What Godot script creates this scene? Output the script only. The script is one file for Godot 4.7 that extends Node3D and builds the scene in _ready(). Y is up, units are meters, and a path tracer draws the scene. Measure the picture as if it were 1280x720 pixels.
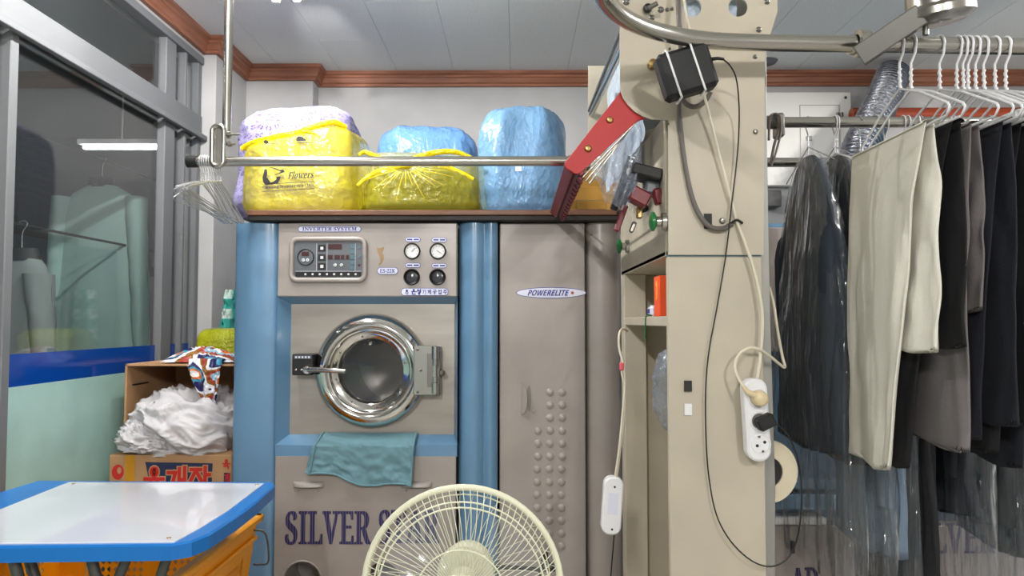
extends Node3D
# A dry cleaner's workroom. Units are metres, y is up, the camera looks along -z.
# spot(u, v, depth) gives the point of the room that lies at that depth (metres in front of the camera plane) along a line of sight.
const FOCAL := 925.0
var view_basis: Basis
var eye := Vector3(0, 1.5, 0)
var M := {}
var used := {}
const ROOM_LEFT := -1.47
const ROOM_RIGHT := 3.2
const ROOM_BACK := -3.9
const ROOM_FRONT := 4.4
const CEIL := 2.824


class MB:
	var v := PackedVector3Array()
	var n := PackedVector3Array()
	var t := PackedVector2Array()

	func tri(a: Vector3, b: Vector3, c: Vector3, na: Vector3, nb: Vector3, nc: Vector3, ta := Vector2.ZERO, tb := Vector2.ZERO, tc := Vector2.ZERO) -> void:
		var g := (c - a).cross(b - a)
		if g.length_squared() < 1e-18:
			return
		if g.dot(na + nb + nc) < 0.0:
			v.append_array([a, c, b]); n.append_array([na, nc, nb]); t.append_array([ta, tc, tb])
		else:
			v.append_array([a, b, c]); n.append_array([na, nb, nc]); t.append_array([ta, tb, tc])

	func quad(a: Vector3, b: Vector3, c: Vector3, d: Vector3, out: Vector3) -> void:
		tri(a, b, c, out, out, out, Vector2(0, 0), Vector2(1, 0), Vector2(1, 1))
		tri(a, c, d, out, out, out, Vector2(0, 0), Vector2(1, 1), Vector2(0, 1))

	func box(c: Vector3, s: Vector3, ch := 0.002, b := Basis.IDENTITY) -> MB:
		var h := s * 0.5
		ch = minf(ch, minf(h.x, minf(h.y, h.z)) * 0.9)
		var pt := func(sg: Array, ax: int) -> Vector3:
			var q := Vector3.ZERO
			for i in 3:
				q[i] = sg[i] * (h[i] if i == ax else h[i] - ch)
			return c + b * q
		for ax in 3:
			var p := (ax + 1) % 3
			var q := (ax + 2) % 3
			for s1 in [-1, 1]:
				var nn := Vector3.ZERO
				nn[ax] = s1
				var cs := []
				for k in [[-1, -1], [1, -1], [1, 1], [-1, 1]]:
					var sg := [0, 0, 0]
					sg[ax] = s1; sg[p] = k[0]; sg[q] = k[1]
					cs.append(pt.call(sg, ax))
				quad(cs[0], cs[1], cs[2], cs[3], b * nn)
		if ch <= 0.0:
			return self
		for ax in 3:
			var p := (ax + 1) % 3
			var q := (ax + 2) % 3
			for sp in [-1, 1]:
				for sq in [-1, 1]:
					var nn := Vector3.ZERO
					nn[p] = sp; nn[q] = sq
					var lo := [0, 0, 0]
					lo[ax] = -1; lo[p] = sp; lo[q] = sq
					var hi := lo.duplicate()
					hi[ax] = 1
					quad(pt.call(lo, p), pt.call(hi, p), pt.call(hi, q), pt.call(lo, q), b * nn.normalized())
		for sx in [-1, 1]:
			for sy in [-1, 1]:
				for sz in [-1, 1]:
					var sg := [sx, sy, sz]
					var nn := b * Vector3(sx, sy, sz).normalized()
					tri(pt.call(sg, 0), pt.call(sg, 1), pt.call(sg, 2), nn, nn, nn)
		return self

	# f(u, v) -> Vector3 with u, v in 0..1
	func grid(nu: int, nv: int, f: Callable, close_u := false, close_v := false, uvs := Vector2.ONE) -> MB:
		var p := []
		for j in nv + 1:
			var row := PackedVector3Array()
			for i in nu + 1:
				row.append(f.call(float(i) / nu, float(j) / nv))
			p.append(row)
		var ns := []
		for j in nv + 1:
			var row := PackedVector3Array()
			for i in nu + 1:
				var i0 := i - 1
				var i1 := i + 1
				if close_u:
					i0 = (i0 + nu) % nu; i1 = i1 % nu
				else:
					i0 = maxi(i0, 0); i1 = mini(i1, nu)
				var j0 := j - 1
				var j1 := j + 1
				if close_v:
					j0 = (j0 + nv) % nv; j1 = j1 % nv
				else:
					j0 = maxi(j0, 0); j1 = mini(j1, nv)
				var cr: Vector3 = (p[j][i1] - p[j][i0]).cross(p[j1][i] - p[j0][i])
				row.append(cr.normalized() if cr.length_squared() > 1e-20 else Vector3.ZERO)
			ns.append(row)
		for j in nv + 1:
			for i in nu + 1:
				if ns[j][i] == Vector3.ZERO:
					var k := j + 1 if j < nv else j - 1
					ns[j][i] = ns[k][i] if ns[k][i] != Vector3.ZERO else Vector3.UP
		for j in nv:
			for i in nu:
				var ua := Vector2(float(i) / nu, float(j) / nv) * uvs
				var ub := Vector2(float(i + 1) / nu, float(j) / nv) * uvs
				var uc := Vector2(float(i + 1) / nu, float(j + 1) / nv) * uvs
				var ud := Vector2(float(i) / nu, float(j + 1) / nv) * uvs
				tri(p[j][i], p[j][i + 1], p[j + 1][i + 1], ns[j][i], ns[j][i + 1], ns[j + 1][i + 1], ua, ub, uc)
				tri(p[j][i], p[j + 1][i + 1], p[j + 1][i], ns[j][i], ns[j + 1][i + 1], ns[j + 1][i], ua, uc, ud)
		return self

	func tube(pts: Array, r: float, sides := 8, closed := false, r_end := -1.0) -> MB:
		var m := pts.size()
		var tg := []
		for i in m:
			var a: Vector3 = pts[(i - 1 + m) % m] if closed else pts[maxi(i - 1, 0)]
			var b: Vector3 = pts[(i + 1) % m] if closed else pts[mini(i + 1, m - 1)]
			tg.append((b - a).normalized())
		var up: Vector3 = Vector3.UP if absf(tg[0].y) < 0.9 else Vector3.RIGHT
		var x: Vector3 = up.cross(tg[0]).normalized()
		var rings := []
		var norms := []
		for i in m:
			x = (x - tg[i] * x.dot(tg[i])).normalized()
			var y: Vector3 = tg[i].cross(x)
			var rr := r if r_end < 0.0 else lerpf(r, r_end, float(i) / (m - 1))
			var ring := PackedVector3Array()
			var nn := PackedVector3Array()
			for k in sides:
				var d: Vector3 = x * cos(TAU * k / sides) + y * sin(TAU * k / sides)
				nn.append(d)
				ring.append(pts[i] + d * rr)
			rings.append(ring)
			norms.append(nn)
		for i in (m if closed else m - 1):
			var j := (i + 1) % m
			for k in sides:
				var l := (k + 1) % sides
				tri(rings[i][k], rings[i][l], rings[j][l], norms[i][k], norms[i][l], norms[j][l])
				tri(rings[i][k], rings[j][l], rings[j][k], norms[i][k], norms[j][l], norms[j][k])
		if not closed:
			for e in [0, m - 1]:
				var out: Vector3 = -tg[0] if e == 0 else tg[m - 1]
				for k in sides:
					tri(pts[e], rings[e][k], rings[e][(k + 1) % sides], out, out, out)
		return self

	# profile: Vector2(radius, height along the axis), turned round the y axis of xf
	func lathe(pr: Array, xf: Transform3D, segs := 24) -> MB:
		var m := pr.size()
		var sn := []
		for i in m - 1:
			var d: Vector2 = pr[i + 1] - pr[i]
			sn.append(Vector2(d.y, -d.x).normalized())
		for i in m - 1:
			var n0: Vector2 = sn[i]
			var n1: Vector2 = sn[i]
			if i > 0 and sn[i - 1].dot(sn[i]) > 0.6:
				n0 = (sn[i - 1] + sn[i]).normalized()
			if i < m - 2 and sn[i + 1].dot(sn[i]) > 0.6:
				n1 = (sn[i + 1] + sn[i]).normalized()
			for k in segs:
				var a := TAU * k / segs
				var b := TAU * (k + 1) / segs
				var pa := func(q: Vector2, an: float) -> Vector3: return xf * Vector3(q.x * cos(an), q.y, q.x * sin(an))
				var na := func(q: Vector2, an: float) -> Vector3: return (xf.basis * Vector3(q.x * cos(an), q.y, q.x * sin(an))).normalized()
				var q00: Vector3 = pa.call(pr[i], a)
				var q10: Vector3 = pa.call(pr[i], b)
				var q11: Vector3 = pa.call(pr[i + 1], b)
				var q01: Vector3 = pa.call(pr[i + 1], a)
				tri(q00, q10, q11, na.call(n0, a), na.call(n0, b), na.call(n1, b))
				tri(q00, q11, q01, na.call(n0, a), na.call(n1, b), na.call(n1, a))
		return self

	# polygon in the xy plane of xf, thickness d along its z (front face at +d/2), front edge bevelled
	func slab(poly: PackedVector2Array, d: float, xf: Transform3D, bev := 0.0) -> MB:
		if Geometry2D.is_polygon_clockwise(poly):
			poly.reverse()
		var m := poly.size()
		var inner := PackedVector2Array()
		for i in m:
			var e0 := (poly[i] - poly[(i - 1 + m) % m]).normalized()
			var e1 := (poly[(i + 1) % m] - poly[i]).normalized()
			var n0 := Vector2(-e0.y, e0.x)
			var n1 := Vector2(-e1.y, e1.x)
			var mm := (n0 + n1).normalized()
			inner.append(poly[i] + mm * bev / maxf(mm.dot(n0), 0.4))
		var h := d * 0.5
		var idx := Geometry2D.triangulate_polygon(inner)
		var fz := xf.basis.z.normalized()
		for i in range(0, idx.size(), 3):
			var a := inner[idx[i]]
			var b := inner[idx[i + 1]]
			var c := inner[idx[i + 2]]
			tri(xf * Vector3(a.x, a.y, h), xf * Vector3(b.x, b.y, h), xf * Vector3(c.x, c.y, h), fz, fz, fz, a, b, c)
		idx = Geometry2D.triangulate_polygon(poly)
		for i in range(0, idx.size(), 3):
			var a := poly[idx[i]]
			var b := poly[idx[i + 1]]
			var c := poly[idx[i + 2]]
			tri(xf * Vector3(a.x, a.y, -h), xf * Vector3(b.x, b.y, -h), xf * Vector3(c.x, c.y, -h), -fz, -fz, -fz)
		for i in m:
			var j := (i + 1) % m
			var e := (poly[j] - poly[i]).normalized()
			var o := (xf.basis * Vector3(e.y, -e.x, 0)).normalized()
			quad(xf * Vector3(poly[i].x, poly[i].y, -h), xf * Vector3(poly[j].x, poly[j].y, -h), xf * Vector3(poly[j].x, poly[j].y, h - bev), xf * Vector3(poly[i].x, poly[i].y, h - bev), o)
			if bev > 0.0:
				quad(xf * Vector3(poly[i].x, poly[i].y, h - bev), xf * Vector3(poly[j].x, poly[j].y, h - bev), xf * Vector3(inner[j].x, inner[j].y, h), xf * Vector3(inner[i].x, inner[i].y, h), (o + fz).normalized())
		return self

	# a rectangular plate in the xy plane with a round hole
	func holed(x0: float, y0: float, x1: float, y1: float, c: Vector2, r: float, z: float, back: float, segs := 48) -> MB:
		var ring := []
		for k in segs:
			var a := TAU * (k + 0.5) / segs
			var d := Vector2(cos(a), sin(a))
			var tx := ((x1 if d.x > 0 else x0) - c.x) / d.x if absf(d.x) > 1e-6 else 1e9
			var ty := ((y1 if d.y > 0 else y0) - c.y) / d.y if absf(d.y) > 1e-6 else 1e9
			ring.append([c + d * r, c + d * minf(tx, ty), d])
		for k in segs:
			var a: Array = ring[k]
			var b: Array = ring[(k + 1) % segs]
			var f := func(p: Vector2, q: float) -> Vector3: return Vector3(p.x, p.y, q)
			quad(f.call(a[0], z), f.call(b[0], z), f.call(b[1], z), f.call(a[1], z), Vector3.BACK)
			# corner filler
			if absf(a[1].x - b[1].x) > 1e-5 and absf(a[1].y - b[1].y) > 1e-5:
				var cn := Vector2(x1 if maxf(a[1].x, b[1].x) > c.x else x0, y1 if maxf(a[1].y, b[1].y) > c.y else y0)
				tri(f.call(a[1], z), f.call(b[1], z), f.call(cn, z), Vector3.BACK, Vector3.BACK, Vector3.BACK)
			quad(f.call(a[0], z), f.call(b[0], z), f.call(b[0], z - back), f.call(a[0], z - back), -Vector3(a[2].x, a[2].y, 0))
		return self

	func mesh(m: Mesh, xf: Transform3D) -> MB:
		for s in m.get_surface_count():
			var ar := m.surface_get_arrays(s)
			var vs: PackedVector3Array = ar[Mesh.ARRAY_VERTEX]
			var nn: PackedVector3Array = ar[Mesh.ARRAY_NORMAL]
			var ix: PackedInt32Array = ar[Mesh.ARRAY_INDEX] if ar[Mesh.ARRAY_INDEX] != null else PackedInt32Array(range(vs.size()))
			var nb := xf.basis.inverse().transposed()
			for i in range(0, ix.size() - 2, 3):
				tri(xf * vs[ix[i]], xf * vs[ix[i + 1]], xf * vs[ix[i + 2]], (nb * nn[ix[i]]).normalized(), (nb * nn[ix[i + 1]]).normalized(), (nb * nn[ix[i + 2]]).normalized())
		return self

	func span() -> AABB:
		var b := AABB(v[0], Vector3.ZERO)
		for p in v:
			b = b.expand(p)
		return b

	func commit(off := Vector3.ZERO) -> ArrayMesh:
		var vv := v.duplicate()
		if off != Vector3.ZERO:
			for i in vv.size():
				vv[i] = vv[i] - off
		var a := []
		a.resize(Mesh.ARRAY_MAX)
		a[Mesh.ARRAY_VERTEX] = vv
		a[Mesh.ARRAY_NORMAL] = n
		a[Mesh.ARRAY_TEX_UV] = t
		var m := ArrayMesh.new()
		m.add_surface_from_arrays(Mesh.PRIMITIVE_TRIANGLES, a)
		return m


# ---------- placing ----------
func spot(u: float, w: float, depth: float) -> Vector3:
	var d := view_basis * Vector3((u - 640.0) / FOCAL, (360.0 - w) / FOCAL, -1.0)
	return eye + d * (depth / -d.z)

func on_level(u: float, w: float, level: float) -> Vector3:
	var d := view_basis * Vector3((u - 640.0) / FOCAL, (360.0 - w) / FOCAL, -1.0)
	return eye + d * ((level - eye.y) / d.y)

func on_side(u: float, w: float, x: float) -> Vector3:
	var d := view_basis * Vector3((u - 640.0) / FOCAL, (360.0 - w) / FOCAL, -1.0)
	return eye + d * ((x - eye.x) / d.x)

func mb() -> MB:
	return MB.new()

# a box whose front face fills that rectangle at depth d0 and which reaches back to d1
func bx(m: MB, u0: float, w0: float, u1: float, w1: float, d0: float, d1: float, ch := 0.002) -> MB:
	var a := spot(u0, (w0 + w1) * 0.5, d0)
	var b := spot(u1, (w0 + w1) * 0.5, d0)
	var top := spot((u0 + u1) * 0.5, w0, d0).y
	var low := spot((u0 + u1) * 0.5, w1, d0).y
	m.box(Vector3((a.x + b.x) * 0.5, (top + low) * 0.5, -(d0 + d1) * 0.5), Vector3(b.x - a.x, top - low, absf(d1 - d0)), ch)
	return m

func numbered(called: String) -> String:
	if not used.has(called):
		used[called] = 0
		return called
	used[called] += 1
	return "%s_%03d" % [called, used[called]]

func thing(called: String, label: String, category: String, at: Vector3, group := "") -> Node3D:
	var o := Node3D.new()
	o.name = numbered(called)
	add_child(o)
	o.position = at
	tag(o, label, category, group)
	return o

func tag(o: Node, label: String, category: String, group := "") -> void:
	o.set_meta("label", label)
	o.set_meta("category", category)
	if group != "":
		o.set_meta("group", group)

func part(called: String, m: MB, material: Material, parent: Node3D, label := "") -> MeshInstance3D:
	var o := MeshInstance3D.new()
	o.name = called
	o.mesh = m.commit(parent.global_position)
	o.material_override = material
	parent.add_child(o, true)
	if label != "":
		o.set_meta("label", label)
	return o

func inst(called: String, mesh: Mesh, material: Material, parent: Node3D, xf: Transform3D) -> MeshInstance3D:
	var o := MeshInstance3D.new()
	o.name = called
	o.mesh = mesh
	o.material_override = material
	parent.add_child(o, true)
	o.transform = Transform3D(xf.basis, xf.origin - parent.global_position)
	return o

func solo(called: String, m: MB, material: Material, label: String, category: String, group := "") -> MeshInstance3D:
	var b := m.span()
	var at := Vector3(b.get_center().x, b.position.y, b.get_center().z)
	var o := MeshInstance3D.new()
	o.name = numbered(called)
	o.mesh = m.commit(at)
	o.material_override = material
	add_child(o)
	o.position = at
	tag(o, label, category, group)
	return o

func struct(called: String, m: MB, material: Material) -> MeshInstance3D:
	var o := MeshInstance3D.new()
	o.name = called
	o.mesh = m.commit()
	o.material_override = material
	add_child(o)
	o.set_meta("kind", "structure")
	return o

func copy(o: Node3D, at: Vector3, label := "") -> Node3D:
	var c: Node3D = o.duplicate()
	c.name = numbered(String(o.name))
	add_child(c)
	c.position = at
	if label != "":
		c.set_meta("label", label)
	return c

func spl(p: Array, sub := 6) -> Array:
	var out := []
	for i in p.size() - 1:
		var a: Vector3 = p[maxi(i - 1, 0)]
		var b: Vector3 = p[i]
		var c: Vector3 = p[i + 1]
		var d: Vector3 = p[mini(i + 2, p.size() - 1)]
		for k in sub:
			out.append(b.cubic_interpolate(c, a, d, float(k) / sub))
	out.append(p[p.size() - 1])
	return out

func round_rect(w: float, h: float, r: float, k := 5) -> PackedVector2Array:
	var out := PackedVector2Array()
	for q in 4:
		var c := Vector2((w * 0.5 - r) * (1 if q == 0 or q == 3 else -1), (h * 0.5 - r) * (1 if q < 2 else -1))
		for i in k + 1:
			var a := PI * 0.5 * (q + float(i) / k)
			out.append(c + Vector2(cos(a), sin(a)) * r)
	return out

func ellipse(a: float, b: float, k := 36) -> PackedVector2Array:
	var out := PackedVector2Array()
	for i in k:
		out.append(Vector2(a * cos(TAU * i / k), b * sin(TAU * i / k)))
	return out

func facing(at: Vector3) -> Transform3D:
	return Transform3D(Basis.IDENTITY, at)

# lathe axis pointing along a direction
func along(at: Vector3, dir: Vector3) -> Transform3D:
	var y := dir.normalized()
	var x := (Vector3.UP if absf(y.y) < 0.9 else Vector3.RIGHT).cross(y).normalized()
	return Transform3D(Basis(x, y, x.cross(y)), at)

func sp(x: float, e: float) -> float:
	return signf(x) * pow(absf(x), e)

func nz(seed_: int, freq: float, oct := 3, ridged := false) -> FastNoiseLite:
	var f := FastNoiseLite.new()
	f.seed = seed_
	f.frequency = freq
	f.noise_type = FastNoiseLite.TYPE_SIMPLEX_SMOOTH
	f.fractal_octaves = oct
	f.fractal_type = FastNoiseLite.FRACTAL_RIDGED if ridged else FastNoiseLite.FRACTAL_FBM
	return f

# lettering fitted to a rectangle, standing on a plane that looks along +z of b
func letters(m: MB, words: String, face: String, at: Vector3, w: float, h: float, deep := 0.0006, slant := 0.0, weight := 700, b := Basis.IDENTITY, bold := 0.0) -> MB:
	var f := SystemFont.new()
	f.font_names = PackedStringArray([face])
	f.font_weight = weight
	var tm := TextMesh.new()
	tm.text = words
	tm.font = f
	tm.font_size = 64
	tm.depth = 0.01
	tm.pixel_size = 0.01
	var raw := mb().mesh(tm, Transform3D.IDENTITY)
	if raw.v.is_empty():
		return m
	var s := raw.span()
	var k := Basis(Vector3(w / s.size.x, 0, 0), Vector3(slant * h / s.size.y, h / s.size.y, 0), Vector3(0, 0, deep / 0.01))
	for o in ([0.0] if bold == 0.0 else [-bold, 0.0, bold]):
		m.mesh(tm, Transform3D(b, at + b * Vector3(o, 0, o * 0.15)) * Transform3D(k, Vector3.ZERO) * Transform3D(Basis.IDENTITY, -s.get_center()))
	return m

# pen strokes on a plane: lines [x0, y0, x1, y1] and rings [x, y, r] on a unit square with y down
func strokes(m: MB, list: Array, at: Vector3, w: float, h: float, pen: float, deep := 0.0006) -> MB:
	var nth := 0
	for s in list:
		nth += 1
		at.z += 0.00011
		if s.size() == 4:
			var a := Vector3((s[0] - 0.5) * w, (0.5 - s[1]) * h, 0)
			var b := Vector3((s[2] - 0.5) * w, (0.5 - s[3]) * h, 0)
			var d := (b - a)
			var ang := atan2(d.y, d.x)
			m.box(at + (a + b) * 0.5, Vector3(d.length() + pen, pen, deep), 0.0, Basis(Vector3.BACK, ang))
		else:
			var c := Vector3((s[0] - 0.5) * w, (0.5 - s[1]) * h, 0)
			var pts := []
			for k in 14:
				pts.append(at + c + Vector3(cos(TAU * k / 14) * s[2] * w, sin(TAU * k / 14) * s[2] * h, 0))
			for k in 14:
				var p: Vector3 = pts[k] + Vector3(0, 0, 0.00005 * (k % 2))
				var q: Vector3 = pts[(k + 1) % 14] + Vector3(0, 0, 0.00005 * (k % 2))
				m.box((p + q) * 0.5, Vector3((q - p).length() + pen * 0.5, pen, deep), 0.0, Basis(Vector3.BACK, atan2(q.y - p.y, q.x - p.x)))
	return m

var HAN := {
	"yuk": [[0.5, 0.17, 0.15], [0.04, 0.45, 0.96, 0.45], [0.33, 0.45, 0.33, 0.64], [0.67, 0.45, 0.67, 0.64], [0.2, 0.74, 0.8, 0.74], [0.8, 0.74, 0.8, 1.0]],
	"gae": [[0.05, 0.2, 0.42, 0.2], [0.42, 0.2, 0.2, 0.85], [0.62, 0.05, 0.62, 0.95], [0.9, 0.0, 0.9, 1.0], [0.62, 0.48, 0.9, 0.48]],
	"jang": [[0.05, 0.08, 0.55, 0.08], [0.3, 0.1, 0.05, 0.5], [0.3, 0.12, 0.58, 0.5], [0.78, 0.0, 0.78, 0.6], [0.78, 0.28, 1.0, 0.28], [0.52, 0.82, 0.17]],
	"eun": [[0.5, 0.17, 0.15], [0.04, 0.48, 0.96, 0.48], [0.2, 0.65, 0.2, 0.97], [0.2, 0.97, 0.86, 0.97]],
	"seong": [[0.3, 0.04, 0.04, 0.5], [0.3, 0.12, 0.56, 0.5], [0.86, 0.0, 0.86, 0.6], [0.6, 0.26, 0.86, 0.26], [0.55, 0.82, 0.16]],
	"gi": [[0.05, 0.14, 0.52, 0.14], [0.52, 0.14, 0.2, 0.85], [0.86, 0.0, 0.86, 1.0]],
	"gye": [[0.03, 0.18, 0.36, 0.18], [0.36, 0.18, 0.12, 0.8], [0.42, 0.36, 0.62, 0.36], [0.42, 0.58, 0.62, 0.58], [0.62, 0.02, 0.62, 0.95], [0.9, 0.0, 0.9, 1.0]],
	"gong": [[0.15, 0.04, 0.85, 0.04], [0.85, 0.04, 0.85, 0.3], [0.5, 0.28, 0.5, 0.5], [0.04, 0.5, 0.96, 0.5], [0.5, 0.82, 0.16]],
	"eop": [[0.26, 0.26, 0.17], [0.86, 0.0, 0.86, 0.55], [0.6, 0.26, 0.86, 0.26], [0.24, 0.62, 0.24, 1.0], [0.84, 0.62, 0.84, 1.0], [0.24, 0.8, 0.84, 0.8], [0.24, 1.0, 0.84, 1.0]],
	"ju": [[0.2, 0.08, 0.8, 0.08], [0.5, 0.1, 0.2, 0.42], [0.5, 0.1, 0.8, 0.42], [0.04, 0.6, 0.96, 0.6], [0.5, 0.6, 0.5, 1.0]],
}


# ---------- materials ----------
func noise_tex(seed_: int, freq: float, c0: Color, c1: Color, oct := 4, size := 256, ridged := false) -> NoiseTexture2D:
	var x := NoiseTexture2D.new()
	x.width = size
	x.height = size
	x.seamless = true
	x.noise = nz(seed_, freq, oct, ridged)
	var g := Gradient.new()
	g.set_color(0, c0)
	g.set_color(1, c1)
	x.color_ramp = g
	return x

func bump_tex(seed_: int, freq: float, oct := 4, ridged := false, strength := 8.0) -> NoiseTexture2D:
	var x := NoiseTexture2D.new()
	x.width = 256
	x.height = 256
	x.seamless = true
	x.as_normal_map = true
	x.bump_strength = strength
	x.noise = nz(seed_, freq, oct, ridged)
	return x

func mat(called: String, c: Color, rough: float, metal := 0.0, o := {}) -> StandardMaterial3D:
	var m := StandardMaterial3D.new()
	m.resource_name = called
	m.albedo_color = c
	m.roughness = rough
	m.metallic = metal
	if c.a < 1.0:
		m.transparency = BaseMaterial3D.TRANSPARENCY_ALPHA
	if o.has("tex"):
		m.albedo_texture = o.tex
	if o.has("bump"):
		m.normal_enabled = true
		m.normal_texture = o.bump
		m.normal_scale = o.get("bs", 0.5)
	if o.has("tri"):
		m.uv1_triplanar = true
		m.uv1_world_triplanar = o.get("world", false)
		m.uv1_scale = o.tri if o.tri is Vector3 else Vector3.ONE * o.tri
	elif o.has("uv"):
		m.uv1_scale = o.uv
	if o.has("coat"):
		m.clearcoat_enabled = true
		m.clearcoat = o.coat
		m.clearcoat_roughness = o.get("cr", 0.1)
	if o.has("rim"):
		m.rim_enabled = true
		m.rim = o.rim
		m.rim_tint = 0.6
	if o.has("back"):
		m.backlight_enabled = true
		m.backlight = o.back
	if o.has("glow"):
		m.emission_enabled = true
		m.emission = o.glow
		m.emission_energy_multiplier = o.get("ge", 1.0)
	m.cull_mode = BaseMaterial3D.CULL_DISABLED
	M[called] = m
	return m

func leopard() -> ImageTexture:
	var s := 256
	var im := Image.create(s, s, false, Image.FORMAT_RGB8)
	im.fill(Color(0.8, 0.78, 0.88))
	var r := RandomNumberGenerator.new()
	r.seed = 5
	var nn := nz(3, 0.09, 2)
	var spots := []
	for gy in 7:
		for gx in 7:
			spots.append([Vector2((gx + 0.5 + r.randf_range(-0.25, 0.25) + (0.5 if gy % 2 else 0.0)) * s / 7.0, (gy + 0.5 + r.randf_range(-0.2, 0.2)) * s / 7.0), r.randf_range(9, 14), r.randf() * TAU])
	for y in s:
		for x in s:
			var k := nn.get_noise_2d(x, y) * 4.0
			for q in spots:
				var d: Vector2 = Vector2(x, y) - q[0]
				d.x = fposmod(d.x + s * 0.5, s) - s * 0.5
				d.y = fposmod(d.y + s * 0.5, s) - s * 0.5
				if absf(d.x) > 20 or absf(d.y) > 20:
					continue
				var e: float = d.length() + k
				if e < q[1] and e > q[1] * 0.5 and sin(d.angle() * 2.0 + q[2]) > -0.75:
					im.set_pixel(x, y, Color(0.4, 0.36, 0.6))
				elif e <= q[1] * 0.5:
					im.set_pixel(x, y, Color(0.72, 0.69, 0.84))
	return ImageTexture.create_from_image(im)

func scarf_print() -> ImageTexture:
	var s := 256
	var im := Image.create(s, s, false, Image.FORMAT_RGB8)
	var a := nz(11, 0.008, 2)
	var b := nz(12, 0.012, 2)
	var cols := [Color(0.93, 0.92, 0.92), Color(0.85, 0.42, 0.16), Color(0.25, 0.55, 0.66), Color(0.13, 0.13, 0.33), Color(0.9, 0.9, 0.93), Color(0.55, 0.36, 0.13), Color(0.62, 0.2, 0.15), Color(0.55, 0.72, 0.8)]
	for y in s:
		for x in s:
			var k := int(floor((a.get_noise_2d(x, y) + 1.0) * 5.0 + b.get_noise_2d(x, y) * 2.0))
			im.set_pixel(x, y, cols[posmod(k, cols.size())])
	return ImageTexture.create_from_image(im)

func stripes(c0: Color, c1: Color, period: int, on: int, slope := 0) -> ImageTexture:
	var s := 64
	var im := Image.create(s, s, false, Image.FORMAT_RGB8)
	for y in s:
		for x in s:
			im.set_pixel(x, y, c1 if posmod(x + slope * y, period) < on else c0)
	return ImageTexture.create_from_image(im)

func checks(c0: Color, c1: Color, c2: Color) -> ImageTexture:
	var im := Image.create(64, 64, false, Image.FORMAT_RGB8)
	for y in 64:
		for x in 64:
			var k := (1 if x < 32 else 0) + (1 if y < 32 else 0)
			im.set_pixel(x, y, [c0, c1, c2][k])
	return ImageTexture.create_from_image(im)

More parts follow.
